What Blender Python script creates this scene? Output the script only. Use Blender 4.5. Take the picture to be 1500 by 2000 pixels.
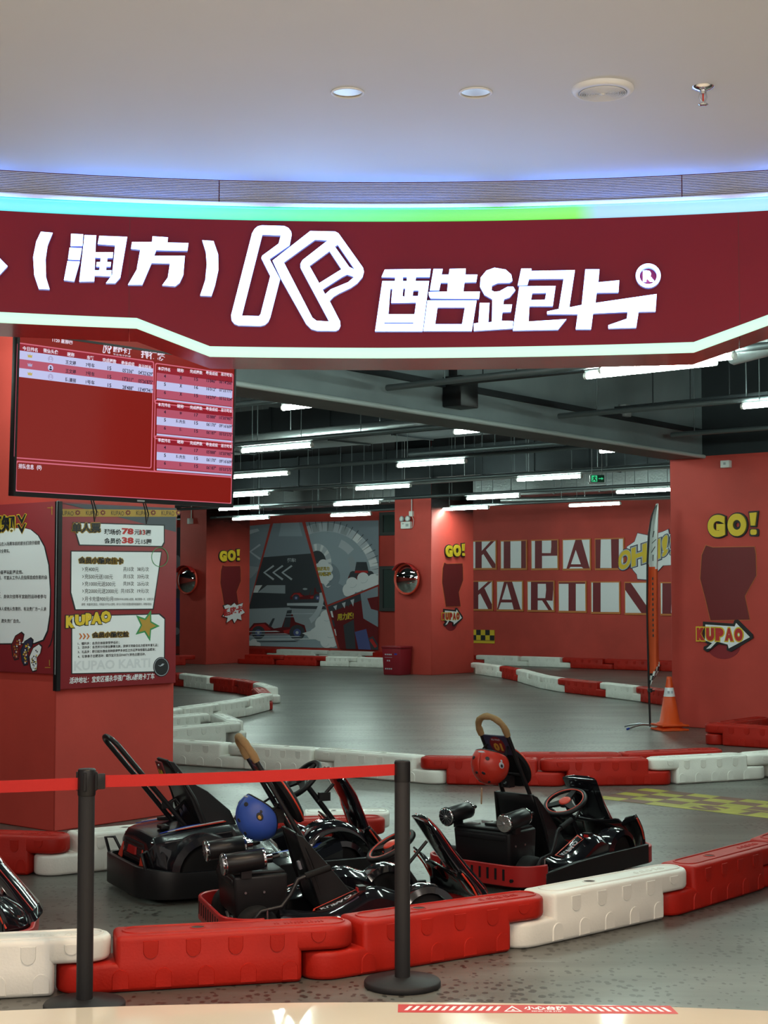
import bpy, bmesh, math, random
from mathutils import Vector, Matrix
random.seed(7)
SC = bpy.context.scene
for _o in list(bpy.data.objects): bpy.data.objects.remove(_o)
COL = SC.collection
PI = math.pi
# ---------------------------------------------------------------- camera
FPX, EYE, HZ = 3000.0, 1.65, 1165.0            # focal length in px of a 1500x2000 frame, eye height, horizon row
TH = math.atan((HZ-1000.0)/FPX)
cam = bpy.data.cameras.new('camera'); cam.sensor_fit = 'HORIZONTAL'; cam.sensor_width = 36.0; cam.lens = 36.0*FPX/1500.0
cam.clip_end = 300
camo = bpy.data.objects.new('camera', cam); COL.objects.link(camo)
camo.location = (0, 0, EYE); camo.rotation_euler = (PI/2+TH, 0, 0)
SC.camera = camo
# ---------------------------------------------------------------- world, exposure
SC.view_settings.view_transform = 'Standard'; SC.view_settings.look = 'None'
SC.view_settings.gamma = 1.0; SC.view_settings.use_curve_mapping = False
SC.view_settings.exposure = 0.0
SC.cycles.use_denoising = True
SC.cycles.max_bounces = 8; SC.cycles.diffuse_bounces = 4; SC.cycles.glossy_bounces = 4
SC.cycles.caustics_reflective = False; SC.cycles.caustics_refractive = False
SC.cycles.sample_clamp_indirect = 4.0
w = bpy.data.worlds.new('world'); SC.world = w; w.use_nodes = True
w.node_tree.nodes['Background'].inputs[0].default_value = (1.0, 0.93, 0.86, 1)
w.node_tree.nodes['Background'].inputs[1].default_value = 0.34
TUBE_POWER = 98.0          # radiance of the fluorescent tubes
LETTER_POWER = 8.0
def area(name, loc, target, sx, sy, power, col):
    l = bpy.data.lights.new(name, 'AREA'); l.shape = 'RECTANGLE'; l.size = sx; l.size_y = sy; l.energy = power; l.color = col
    o = bpy.data.objects.new(name, l); COL.objects.link(o); o.location = loc
    o.rotation_euler = (Vector(target)-Vector(loc)).to_track_quat('-Z', 'Y').to_euler(); return o
# mall corridor lamps in the ceiling behind and beside the viewer
area('mall_ceiling_lamp', (-2.5, 1.2, 3.28), (-2.2, 2.6, 0), 0.5, 0.5, 78, (1, .90, .80))
area('mall_ceiling_lamp', (2.6, 1.4, 3.28), (2.4, 2.8, 0), 0.5, 0.5, 78, (1, .90, .80))
def spot(name, loc, target, power, ang, col):
    l = bpy.data.lights.new(name, 'SPOT'); l.energy = power; l.color = col; l.spot_size = math.radians(ang); l.spot_blend = .6; l.shadow_soft_size = .05
    o = bpy.data.objects.new(name, l); COL.objects.link(o); o.location = loc
    o.rotation_euler = (Vector(target)-Vector(loc)).to_track_quat('-Z', 'Y').to_euler(); return o
for _x in (-1.15, -.12, .30, 1.5, 2.4): spot('warm_floor_spot', (_x, 5.02, 3.24), (_x, 5.30, 0), 84, 96, (1, .74, .48))  # spots at the downlights, plus added ones without fittings to warm the floor
area('mall_ceiling_lamp', (0.0, -2.0, 3.2), (0, 3, 1.2), 2.5, 0.6, 90, (1, .9, .78))
# ---------------------------------------------------------------- pixel -> place helpers
C0 = Vector((0, 0, EYE)); _c, _s = math.cos(TH), math.sin(TH)
def ray(x, y):
    dx, dz = (x-750)/FPX, (1000-y)/FPX
    return Vector((dx, _c-dz*_s, _s+dz*_c))
def G(x, y, z=0.0):
    d = ray(x, y); t = (z-EYE)/d.z
    return C0+d*t
def atY(x, y, Y):
    d = ray(x, y); return C0+d*(Y/d.y)
class Plane:
    """a flat frame: O origin, U right, V up, N towards the room"""
    def __init__(s, O, U, V):
        s.O = Vector(O); s.U = Vector(U).normalized(); s.V = Vector(V).normalized(); s.N = s.U.cross(s.V)
    def uv(s, x, y):
        d = ray(x, y); t = (s.O-C0).dot(s.N)/d.dot(s.N); q = C0+d*t-s.O
        return (q.dot(s.U), q.dot(s.V))
    def P(s, u, v, w=0.0): return s.O+s.U*u+s.V*v+s.N*w
class Drum:
    """inside of an upright cylinder seen from near its axis"""
    def __init__(s, cy, R): s.cy = cy; s.R = R
    def uv(s, x, y):
        d = ray(x, y); a = d.x*d.x+d.y*d.y; b = -2*d.y*s.cy; c = s.cy*s.cy-s.R*s.R
        t = (-b+math.sqrt(b*b-4*a*c))/(2*a); q = C0+d*t
        return (s.R*math.atan2(q.x, q.y-s.cy), q.z)
    def P(s, u, v, w=0.0):
        a = u/s.R; r = s.R-w
        return Vector((r*math.sin(a), s.cy+r*math.cos(a), v))
# ---------------------------------------------------------------- materials
MATS = {}
def mat(name, col, rough=.5, metal=0.0, emit=None, estr=0.0, var=0.0, vscale=8.0, bump=0.0, bscale=60.0, coat=0.0, spec=None, trans=0.0, rvar=0.0):
    m = bpy.data.materials.new(name); m.use_nodes = True; nt = m.node_tree; b = nt.nodes['Principled BSDF']
    b.inputs['Base Color'].default_value = (*col, 1); b.inputs['Roughness'].default_value = rough; b.inputs['Metallic'].default_value = metal
    if coat: b.inputs['Coat Weight'].default_value = coat; b.inputs['Coat Roughness'].default_value = .08
    if spec is not None: b.inputs['Specular IOR Level'].default_value = spec
    if trans: b.inputs['Transmission Weight'].default_value = trans
    if emit: b.inputs['Emission Color'].default_value = (*emit, 1); b.inputs['Emission Strength'].default_value = estr
    if var or bump or rvar:
        tc = nt.nodes.new('ShaderNodeTexCoord')
        n = nt.nodes.new('ShaderNodeTexNoise'); n.inputs['Scale'].default_value = vscale; n.inputs['Detail'].default_value = 5
        nt.links.new(tc.outputs['Object'], n.inputs['Vector'])
        if var:
            r = nt.nodes.new('ShaderNodeValToRGB'); e = r.color_ramp.elements
            e[0].position = .3; e[1].position = .7
            e[0].color = (*[c*(1-var) for c in col], 1); e[1].color = (*[min(1, c*(1+var)) for c in col], 1)
            nt.links.new(n.outputs['Fac'], r.inputs['Fac']); nt.links.new(r.outputs['Color'], b.inputs['Base Color'])
        if rvar:
            mr = nt.nodes.new('ShaderNodeMapRange'); mr.inputs['To Min'].default_value = max(0, rough-rvar); mr.inputs['To Max'].default_value = rough+rvar
            nt.links.new(n.outputs['Fac'], mr.inputs['Value']); nt.links.new(mr.outputs['Result'], b.inputs['Roughness'])
        if bump:
            n2 = nt.nodes.new('ShaderNodeTexNoise'); n2.inputs['Scale'].default_value = bscale; n2.inputs['Detail'].default_value = 4
            nt.links.new(tc.outputs['Object'], n2.inputs['Vector'])
            bp = nt.nodes.new('ShaderNodeBump'); bp.inputs['Strength'].default_value = bump; bp.inputs['Distance'].default_value = .01
            nt.links.new(n2.outputs['Fac'], bp.inputs['Height']); nt.links.new(bp.outputs['Normal'], b.inputs['Normal'])
    MATS[name] = m; return m
M = MATS
mat('red_wall', (.53, .054, .040), .62, var=.10, vscale=1.6, bump=.25, bscale=9)
mat('dark_paint', (.022, .028, .033), .8, var=.2, vscale=2)
mat('beam_grey', (.24, .285, .30), .75, var=.15, vscale=1.2, bump=.2, bscale=5)
mat('ceiling_black', (.012, .015, .018), .9)
mat('mall_ceiling', (.60, .62, .66), .7, var=.03, vscale=.8)
mat('mall_tile', (.78, .70, .57), .10, var=.05, vscale=1.2, coat=.3)
mat('slab_edge', (.30, .23, .17), .5)
mat('sign_red', (.20, .004, .018), .5, var=.05, vscale=2, spec=.25)
mat('sign_soffit', (.33, .016, .02), .22, coat=.3)
mat('seam', (.12, .006, .012), .6)
mat('letter_lit', (.9, .95, 1), .4, emit=(.24, .46, 1.0), estr=LETTER_POWER)
mat('letter_side', (.35, .40, .75), .4, emit=(.25, .35, .95), estr=.35)
mat('strip_lit', (.2, .22, .2), .5, emit=(.60, 1.0, .78), estr=.98)
mat('tube_lit', (1, 1, 1), .4, emit=(.77, 1.0, .89), estr=TUBE_POWER)
mat('louvre', (.46, .46, .50), .5, metal=.3)
mat('louvre_gap', (.08, .08, .10), .8)
mat('white_plastic', (.72, .72, .70), .45)
mat('grey_plastic', (.34, .36, .37), .5)
mat('chrome', (.82, .82, .84), .12, metal=1)
mat('steel', (.55, .57, .60), .30, metal=1)
mat('brass_reflector', (.46, .34, .17), .22, metal=1)
mat('foil', (.42, .46, .47), .34, metal=.8, bump=.6, bscale=22)
mat('conduit_pale', (.50, .56, .56), .45); mat('conduit', (.16, .19, .20), .45, metal=.6)
mat('black_plastic', (.0075, .0075, .009), .42, spec=.35); mat('black_satin', (.007, .007, .010), .26, coat=.2)
mat('black_gloss', (.008, .008, .011), .10, coat=1.0)
mat('black_fabric', (.008, .008, .010), .85, spec=.25)
mat('black_metal', (.010, .010, .012), .36, spec=.4)
mat('post_black', (.017, .017, .019), .6, spec=.3, bump=.1, bscale=300)
mat('rubber', (.010, .010, .011), .8, spec=.25)
mat('tan_foam', (.30, .19, .085), .85, bump=.4, bscale=50)
mat('belt_red', (.42, .007, .005), .75, bump=.15, bscale=400)
mat('kart_red', (.42, .014, .014), .38)
mat('kart_red_bright', (.62, .05, .025), .35)
mat('kart_blue', (.02, .06, .45), .35)
mat('kart_white', (.75, .75, .77), .35)
mat('taillight', (.35, .01, .01), .25)
mat('helmet_red', (.52, .030, .016), .34, var=.06)
mat('helmet_blue', (.030, .085, .42), .42, var=.06)
mat('skin_tag', (.55, .36, .22), .7)
mat('barrier_red', (.42, .013, .006), .5, spec=.3, var=.10, vscale=5, bump=.12, bscale=90)
mat('barrier_white', (.82, .82, .77), .42, var=.06, vscale=4, bump=.12, bscale=90)
mat('barrier_dark', (.05, .03, .025), .8)
mat('cone_orange', (.80, .085, .012), .4)
mat('mirror', (.92, .94, .92), .02, metal=1)
mat('gilt', (.42, .28, .06), .5)
mat('bin_red', (.26, .012, .022), .38)
mat('flag_orange', (.72, .09, .02), .75)
mat('flag_white', (.72, .74, .74), .75)
mat('glass_dark', (.05, .075, .07), .06, spec=.8)
mat('window_frame', (.05, .055, .055), .5)
mat('exit_green', (.02, .3, .12), .4, emit=(.06, .85, .36), estr=.55)
mat('exit_dark', (.01, .07, .04), .4)
# print colours
def pm(n, c, r=.55): return mat(n, c, r)
pm('p_white', (.88, .89, .93)); pm('p_black', (.015, .015, .019)); pm('p_red', (.27, .018, .026)); pm('p_dkred', (.17, .012, .016))
pm('p_letter', (.19, .016, .024)); pm('p_yellow', (.78, .54, .03)); pm('p_gold', (.48, .28, .04)); pm('p_grey', (.075, .08, .10)); pm('p_midgrey', (.22, .225, .26))
pm('p_ltgrey', (.46, .48, .54)); pm('p_green', (.05, .30, .10)); pm('p_blue', (.09, .11, .30)); pm('p_pale', (.74, .755, .80)); pm('p_orange', (.62, .16, .03)); pm('p_text', (.03, .03, .035))
pm('p_brightred', (.55, .03, .03)); pm('p_navy', (.03, .03, .07)); pm('p_frame', (.60, .20, .05)); pm('p_steel', (.12, .13, .155))
for mn_, mc_ in (('m_grey', (.27, .32, .38)), ('m_steel', (.38, .45, .52)), ('m_black', (.055, .062, .075)), ('m_mid', (.40, .44, .49)), ('m_light', (.58, .62, .68)), ('m_blue', (.10, .12, .32))): pm(mn_, mc_)
# television picture (the screen gives off its own light)
def scr(n, c, e=1.0): return mat(n, (.01, .01, .01), .10, emit=c, estr=e)
scr('t_red', (.40, .014, .008), .52); scr('t_head', (.30, .010, .024), .9); scr('t_white', (.52, .54, .82)); scr('t_pink', (.44, .085, .14)); scr('t_line', (.62, .13, .19))
scr('t_text', (.80, .72, .85)); scr('t_black', (.02, .01, .03)); scr('t_gold', (.5, .4, .1)); scr('t_grey', (.4, .38, .6))
# ---------------------------------------------------------------- mesh builder
def poly_geo(loops, ex=0.0, bev=0.0):
    """fill 2D loops (holes allowed), optional thickness; returns verts, faces"""
    c = bpy.data.curves.new('tmp', 'CURVE'); c.dimensions = '2D'; c.fill_mode = 'BOTH'; c.extrude = ex/2; c.bevel_depth = bev; c.bevel_resolution = 1
    for lp in loops:
        s = c.splines.new('POLY'); s.points.add(len(lp)-1); s.use_cyclic_u = True
        for p, q in zip(s.points, lp): p.co = (q[0], q[1], 0, 1)
    o = bpy.data.objects.new('tmp', c)
    me = bpy.data.meshes.new_from_object(o)
    vs = [(v.co.x, v.co.y, v.co.z+ex/2) for v in me.vertices]; fs = [tuple(p.vertices) for p in me.polygons]
    bpy.data.meshes.remove(me); bpy.data.objects.remove(o); bpy.data.curves.remove(c)
    return vs, fs
_tc = {}
def text_geo(body, bold=0.0, shear=0.0, ex=0.0, space=1.0, res=2):
    k = (body, bold, shear, ex, space, res)
    if k in _tc: return _tc[k]
    c = bpy.data.curves.new('tmp', 'FONT'); c.body = body; c.offset = bold; c.shear = shear; c.extrude = ex; c.resolution_u = res; c.space_character = space
    o = bpy.data.objects.new('tmp', c)
    me = bpy.data.meshes.new_from_object(o)
    vs = [tuple(v.co) for v in me.vertices]; fs = [tuple(p.vertices) for p in me.polygons]
    bpy.data.meshes.remove(me); bpy.data.objects.remove(o); bpy.data.curves.remove(c)
    if not vs: vs, fs = [(0, 0, 0), (1, 0, 0), (1, 1, 0)], [(0, 1, 2)]
    x0 = min(v[0] for v in vs); x1 = max(v[0] for v in vs); y0 = min(v[1] for v in vs); y1 = max(v[1] for v in vs)
    vs = [((v[0]-x0)/max(1e-6, x1-x0), (v[1]-y0)/max(1e-6, y1-y0), v[2]) for v in vs]
    _tc[k] = (vs, fs, (x1-x0)/max(1e-6, y1-y0)); return _tc[k]
class MB:
    def __init__(s): s.v = []; s.f = []; s.m = []; s.sm = []
    def add(s, vs, fs, m=0, smooth=False):
        b = len(s.v); s.v += [tuple(x) for x in vs]
        for f in fs: s.f.append(tuple(b+i for i in f)); s.m.append(m); s.sm.append(smooth)
        return s
    def box(s, c, d, m=0, R=None):
        c = Vector(c); vs = []
        for k in range(8):
            p = Vector(((k & 1)-.5, ((k >> 1) & 1)-.5, ((k >> 2) & 1)-.5)); p = Vector((p.x*d[0], p.y*d[1], p.z*d[2]))
            if R is not None: p = R @ p
            vs.append(c+p)
        return s.add(vs, [(0, 2, 3, 1), (4, 5, 7, 6), (0, 1, 5, 4), (2, 6, 7, 3), (0, 4, 6, 2), (1, 3, 7, 5)], m)
    def hexa(s, p, m=0):   # 8 points: bottom ring 0-3, top ring 4-7
        return s.add(p, [(3, 2, 1, 0), (4, 5, 6, 7), (0, 1, 5, 4), (1, 2, 6, 5), (2, 3, 7, 6), (3, 0, 4, 7)], m)
    def tube(s, pts, r, n=10, m=0, closed=False, caps=True):
        pts = [Vector(p) for p in pts]; L = len(pts); rr = r if isinstance(r, (list, tuple)) else [r]*L
        rings = []; prev = None
        for i, p in enumerate(pts):
            if closed: t = pts[(i+1) % L]-pts[i-1]
            else: t = pts[min(i+1, L-1)]-pts[max(i-1, 0)]
            t.normalize()
            if prev is None:
                a = Vector((0, 0, 1)) if abs(t.z) < .9 else Vector((1, 0, 0)); n1 = t.cross(a).normalized()
            else: n1 = (prev-t*prev.dot(t)).normalized()
            prev = n1; n2 = t.cross(n1)
            rings.append([p+(n1*math.cos(2*PI*k/n)+n2*math.sin(2*PI*k/n))*rr[i] for k in range(n)])
        vs = [q for g in rings for q in g]; fs = []
        for i in range(L if closed else L-1):
            a, b = i*n, ((i+1) % L)*n
            for k in range(n): fs.append((a+k, a+(k+1) % n, b+(k+1) % n, b+k))
        s.add(vs, fs, m, True)
        if caps and not closed:
            s.add(rings[0], [tuple(range(n))[::-1]], m); s.add(rings[-1], [tuple(range(n))], m)
        return s
    def lathe(s, prof, n=32, m=0, X=None, smooth=True, seg=None):
        """prof: (r,z) list revolved about local z; X: matrix"""
        X = X or Matrix.Identity(4); vs = []; fs = []
        for r, z in prof:
            for k in range(n):
                a = 2*PI*k/n; vs.append(X @ Vector((r*math.cos(a), r*math.sin(a), z)))
        for i in range(len(prof)-1):
            for k in range(n):
                fs.append((i*n+k, i*n+(k+1) % n, (i+1)*n+(k+1) % n, (i+1)*n+k))
        s.add(vs, fs, m, smooth)
        for i, (r, z) in ((0, prof[0]), (len(prof)-1, prof[-1])):
            if r > 1e-5: s.add(vs[i*n:(i+1)*n], [tuple(range(n)) if i else tuple(range(n))[::-1]], m)
        return s
    def prism(s, loop, P, w0, w1, m=0):
        n = len(loop); a = [P(u, v, w0) for u, v in loop]; b = [P(u, v, w1) for u, v in loop]
        return s.add(a+b, [tuple(range(n))[::-1], tuple(range(n, 2*n))]+[(i, (i+1) % n, n+(i+1) % n, n+i) for i in range(n)], m)
    def poly(s, loops, P, w=0.0, ex=0.0, m=0, bev=0.0, side=None):
        vs, fs = poly_geo(loops, ex, bev); X = [P(x, y, w+z) for x, y, z in vs]
        if side is None: return s.add(X, fs, m)
        top = [f for f in fs if all(vs[i][2] > ex*.98 for i in f)]; ot = [f for f in fs if not all(vs[i][2] > ex*.98 for i in f)]
        s.add(X, top, m); return s.add(X, ot, side)
    def text(s, body, P, u0, v0, u1, v1, w=0.002, m=0, bold=0.0, shear=0.0, ex=0.0, rise=0.0, fit=True, space=1.0, res=2, pad=0.0):
        vs, fs, asp = text_geo(body, bold, shear, ex, space, res)
        if pad: q = pad*(v1-v0); u0 -= q; u1 += q; v0 -= q; v1 += q
        if not fit: u1 = u0+asp*(v1-v0)
        return s.add([P(u0+x*(u1-u0), v0+y*(v1-v0)+rise*x, w+z) for x, y, z in vs], fs, m)
    def grid(s, rows, m=0, smooth=True, flip=False):
        n = len(rows[0]); vs = [p for r in rows for p in r]; fs = []
        for i in range(len(rows)-1):
            for k in range(n-1):
                f = (i*n+k, i*n+k+1, (i+1)*n+k+1, (i+1)*n+k); fs.append(f[::-1] if flip else f)
        return s.add(vs, fs, m, smooth)
    def sphere(s, c, r, m=0, nu=16, nv=10):
        c = Vector(c); r = Vector(r) if hasattr(r, '__len__') else Vector((r, r, r)); rows = []
        for i in range(nv+1):
            a = PI*i/nv; rows.append([c+Vector((r.x*math.sin(a)*math.cos(2*PI*k/nu), r.y*math.sin(a)*math.sin(2*PI*k/nu), r.z*math.cos(a))) for k in range(nu+1)])
        return s.grid(rows, m, True)
    def build(s, name, mats, parent=None, bevel=0.0, seg=2, ang=35, smooth=None, weld=False, solid=0.0, sub=0):
        me = bpy.data.meshes.new(name); me.from_pydata(s.v, [], s.f)
        mats = mats if isinstance(mats, (list, tuple)) else [mats]
        for q in mats: me.materials.append(M[q])
        for p, mi, sm in zip(me.polygons, s.m, s.sm): p.material_index = mi; p.use_smooth = sm
        if bevel or weld or smooth:
            bm = bmesh.new(); bm.from_mesh(me)
            if weld or bevel: bmesh.ops.remove_doubles(bm, verts=bm.verts, dist=1e-5)
            bmesh.ops.recalc_face_normals(bm, faces=bm.faces)
            if bevel:
                es = [e for e in bm.edges if len(e.link_faces) == 2 and e.calc_face_angle() > math.radians(ang)]
                bmesh.ops.bevel(bm, geom=es, offset=bevel, segments=seg, profile=.5, affect='EDGES', clamp_overlap=True)
            if bevel or smooth:
                for f in bm.faces: f.smooth = True
            bm.to_mesh(me); bm.free()
            if bevel or smooth: me.set_sharp_from_angle(angle=math.radians(40))
        o = bpy.data.objects.new(name, me); COL.objects.link(o)
        if parent is not None: o.parent = parent
        if solid:
            q = o.modifiers.new('solid', 'SOLIDIFY'); q.thickness = solid; q.offset = 0
        if sub:
            q = o.modifiers.new('sub', 'SUBSURF'); q.levels = sub; q.render_levels = sub
        return o
def tag(o, label=None, cat=None, group=None, kind=None):
    if label: o['label'] = label
    if cat: o['category'] = cat
    if group: o['group'] = group
    if kind: o['kind'] = kind
    return o
def empty(name, loc, rz=0.0, label=None, cat=None, group=None):
    o = bpy.data.objects.new(name, None); COL.objects.link(o); o.location = loc; o.rotation_euler = (0, 0, rz); o.empty_display_size = .1
    return tag(o, label, cat, group)
def copy_tree(o, parent=None):
    c = o.copy(); COL.objects.link(c)
    if parent is not None: c.parent = parent; c.matrix_parent_inverse = o.matrix_parent_inverse
    for ch in list(o.children): copy_tree(ch, c)
    return c
def rebase(o, loc):
    """move a mesh object's origin to loc, keeping its shape where it is"""
    loc = Vector(loc)
    o.data.transform(Matrix.Translation(-loc)); o.location = loc; return o
def circ(cx, cy, rx, ry=None, n=28, a0=0.0, a1=2*PI):
    ry = rx if ry is None else ry; full = abs(a1-a0-2*PI) < 1e-6
    k = n if full else n+1
    return [(cx+rx*math.cos(a0+(a1-a0)*i/n), cy+ry*math.sin(a0+(a1-a0)*i/n)) for i in range(k)]
def rrect(x0, y0, x1, y1, r, n=5):
    o = []
    for cx, cy, a in ((x1-r, y1-r, 0), (x0+r, y1-r, PI/2), (x0+r, y0+r, PI), (x1-r, y0+r, 1.5*PI)):
        o += [(cx+r*math.cos(a+PI/2*i/n), cy+r*math.sin(a+PI/2*i/n)) for i in range(n+1)]
    return o
def basis(o, x, y, z): return Matrix(((x[0], y[0], z[0], o[0]), (x[1], y[1], z[1], o[1]), (x[2], y[2], z[2], o[2]), (0, 0, 0, 1)))
def zdir(o, d):
    d = Vector(d).normalized(); a = Vector((0, 0, 1)) if abs(d.z) < .95 else Vector((1, 0, 0)); x = a.cross(d).normalized(); return basis(o, x, d.cross(x), d)
UD = Vector((math.cos(math.radians(50.5)), math.sin(math.radians(50.5)), 0))      # the building's grid is turned to the shop front
VD = Vector((-UD.y, UD.x, 0))
UP = Vector((0, 0, 1))
# ================================================================ STRUCTURE
def floor_material():
    m = bpy.data.materials.new('track_floor'); m.use_nodes = True; nt = m.node_tree; b = nt.nodes['Principled BSDF']; L = nt.links.new
    tc = nt.nodes.new('ShaderNodeTexCoord')
    def noise(sc, det=4, sx=1, sy=1, rz=0):
        mp = nt.nodes.new('ShaderNodeMapping'); mp.inputs['Scale'].default_value = (sx, sy, 1); mp.inputs['Rotation'].default_value = (0, 0, rz); mp.inputs['Location'].default_value = (3.1, 1.7, .37)
        n = nt.nodes.new('ShaderNodeTexNoise'); n.inputs['Scale'].default_value = sc; n.inputs['Detail'].default_value = det
        L(tc.outputs['Object'], mp.inputs['Vector']); L(mp.outputs['Vector'], n.inputs['Vector']); return n
    def ramp(src, p0, p1, c0, c1):
        r = nt.nodes.new('ShaderNodeValToRGB'); e = r.color_ramp.elements; e[0].position = p0; e[1].position = p1; e[0].color = (*c0, 1); e[1].color = (*c1, 1)
        L(src, r.inputs['Fac']); return r
    def mix(f, a, c, mode='MIX'):
        x = nt.nodes.new('ShaderNodeMix'); x.data_type = 'RGBA'; x.blend_type = mode
        if isinstance(f, float): x.inputs[0].default_value = f
        else: L(f, x.inputs[0])
        L(a, x.inputs[6]); L(c, x.inputs[7]); return x.outputs[2]
    patch = ramp(noise(.9, 5).outputs['Fac'], .32, .7, (.100, .098, .088), (.165, .168, .155))
    streak = ramp(noise(2.2, 6, .25, 2.6, .25).outputs['Fac'], .35, .72, (.62, .60, .58), (1.12, 1.12, 1.12))
    col = mix(.8, patch.outputs['Color'], streak.outputs['Color'], 'MULTIPLY')
    vo = nt.nodes.new('ShaderNodeTexVoronoi'); vo.inputs['Scale'].default_value = 34
    wob = noise(60, 2); mpv = nt.nodes.new('ShaderNodeMix'); mpv.data_type = 'RGBA'; mpv.inputs[0].default_value = .012
    L(tc.outputs['Object'], mpv.inputs[6]); L(wob.outputs['Color'], mpv.inputs[7])
    mp = nt.nodes.new('ShaderNodeMapping'); mp.inputs['Scale'].default_value = (.75, .5, 1); mp.inputs['Rotation'].default_value = (0, 0, .5); mp.inputs['Location'].default_value = (0, 0, .013)
    L(mpv.outputs[2], mp.inputs['Vector']); L(mp.outputs['Vector'], vo.inputs['Vector'])
    dens = ramp(noise(1.7, 3).outputs['Fac'], .35, .65, (.16, .16, .16), (.40, .40, .40))
    lt = nt.nodes.new('ShaderNodeMath'); lt.operation = 'LESS_THAN'; L(vo.outputs['Distance'], lt.inputs[0]); L(dens.outputs['Color'], lt.inputs[1])
    dk = nt.nodes.new('ShaderNodeRGB'); dk.outputs[0].default_value = (.018, .014, .011, 1)
    fm = nt.nodes.new('ShaderNodeMath'); fm.operation = 'MULTIPLY'; fm.inputs[1].default_value = .8; L(lt.outputs[0], fm.inputs[0])
    col = mix(fm.outputs[0], col, dk.outputs[0])
    scuff = ramp(noise(3.2, 8, .5, 3, .9).outputs['Fac'], .66, .74, (0, 0, 0), (.35, .35, .35))
    wh = nt.nodes.new('ShaderNodeRGB'); wh.outputs[0].default_value = (.26, .27, .26, 1)
    col = mix(scuff.outputs['Color'], col, wh.outputs[0])
    L(col, b.inputs['Base Color'])
    mr = nt.nodes.new('ShaderNodeMapRange'); mr.inputs['To Min'].default_value = .27; mr.inputs['To Max'].default_value = .42
    L(noise(1.3, 2, .4, 1.6, .25).outputs['Fac'], mr.inputs['Value']); L(mr.outputs['Result'], b.inputs['Roughness'])
    bp = nt.nodes.new('ShaderNodeBump'); bp.inputs['Strength'].default_value = .06; bp.inputs['Distance'].default_value = .01
    L(noise(18, 5, 1, 1).outputs['Fac'], bp.inputs['Height']); L(bp.outputs['Normal'], b.inputs['Normal'])
    b.inputs['Specular IOR Level'].default_value = .55
    M['track_floor'] = m
floor_material()
m = MB(); m.add([(-16, 4.2, 0), (16, 4.2, 0), (16, 50, 0), (-16, 50, 0)], [(0, 1, 2, 3)])
tag(m.build('floor', 'track_floor'), 'speckled grey polished concrete floor of the indoor kart track', 'floor', kind='structure')
# mall walkway slab with its curved edge (one low step up from the track)
SZ = .06
_a, _b, _c2 = G(20, 1976, SZ), G(750, 1957.5, SZ), G(1480, 1970.5, SZ)      # three points of the edge: circle through them
_h = (_b.y-(_a.y+_c2.y)/2); _l = (_c2.x-_a.x)/2; _R = (_l*_l+_h*_h)/(2*_h)
SL = Drum(_b.y-_R, _R)
m = MB(); arc = [SL.P(SL.R*a, 0) for a in [(-.62+1.24*i/48) for i in range(49)]]
lp = [(p.x, p.y) for p in arc][::-1]+[(-5.4, -6), (5.4, -6)]
m.add([(x, y, SZ) for x, y in lp], [tuple(range(len(lp)))], 0)
n = len(lp); m.add([(x, y, SZ) for x, y in lp]+[(x, y, 0) for x, y in lp], [(i, (i+1) % n, n+(i+1) % n, n+i) for i in range(n)], 1)
tag(m.build('floor_mall', ['mall_tile', 'slab_edge'], smooth=False), 'glossy beige mall walkway floor with curved edge in front of the track', 'floor', kind='structure')
def slab_wall(name, p0, p1, z0, z1, split, label, ms=('red_wall', 'dark_paint'), thick=.2):
    p0 = Vector((*p0, 0)); p1 = Vector((*p1, 0)); d = (p1-p0).normalized(); nrm = Vector((-d.y, d.x, 0))*thick
    m = MB()
    for a, b, k in ((z0, split, 0), (split, z1, 1)):
        if b > a+1e-4: m.hexa([p0+UP*a, p1+UP*a, p1+nrm+UP*a, p0+nrm+UP*a, p0+UP*b, p1+UP*b, p1+nrm+UP*b, p0+nrm+UP*b], k)
    return tag(m.build(name, ms), label, 'wall', kind='structure')
ZC = 5.2
WB = Vector((2.5, 37.5, 0))
BACK = Plane(WB, -VD, UP)
a, b = WB+VD*22, WB-VD*16
slab_wall('wall_back', (a.x, a.y), (b.x, b.y), 0, ZC, 3.86, 'long red back wall of the track with the lettering and the mural')
slab_wall('wall_right', (15, 36), (15, 7.4), 0, ZC, 3.86, 'red side wall right of the track')
slab_wall('wall_left', (-15, 7.4), (-15, 49), 0, ZC, 3.86, 'red side wall left of the track')
slab_wall('wall_front', (15, 7.4), (5.2, 7.4), 0, ZC, 3.86, 'red wall closing the shop front on the right')
slab_wall('wall_front', (-5.2, 7.4), (-15, 7.4), 0, ZC, 3.86, 'red wall closing the shop front on the left')
m = MB(); m.box((0, 28.5, ZC+.05), (34, 44.5, .1)); tag(m.build('ceiling', 'ceiling_black'), 'black painted open ceiling over the track', 'ceiling', kind='structure')
def pillar(name, corner, a, b, label, split=3.8, top=ZC):
    c = Vector((*corner, 0)); m = MB(); ring = [c, c+UD*a, c+UD*a+VD*b, c+VD*b]
    for z0, z1, k in ((0, split, 0), (split, top, 1)):
        if z1 > z0: m.hexa([p+UP*z0 for p in ring]+[p+UP*z1 for p in ring], k)
    return tag(m.build(name, ['red_wall', 'dark_paint'], bevel=.008, seg=1), label, 'pillar', kind='structure')
PL = Vector((-2.317, 10.884, 0)); PR0 = Vector((3.663, 19.638, 0)); PR = PR0-VD*1.6
PM = Vector((.998, 32.331, 0)); PK = Vector((-4.324, 37.421, 0))
pillar('pillar', PL.xy, 1.13, 1.13, 'red square pillar at left carrying the notice boards', split=ZC)
pillar('pillar', PR.xy, 1.5, 1.6, 'wide red pillar at right with the large GO! sign', split=3.42)
pillar('pillar', PM.xy, 1.5, 1.0, 'red pillar at the middle of the track with a bin at its foot', split=3.72)
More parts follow.
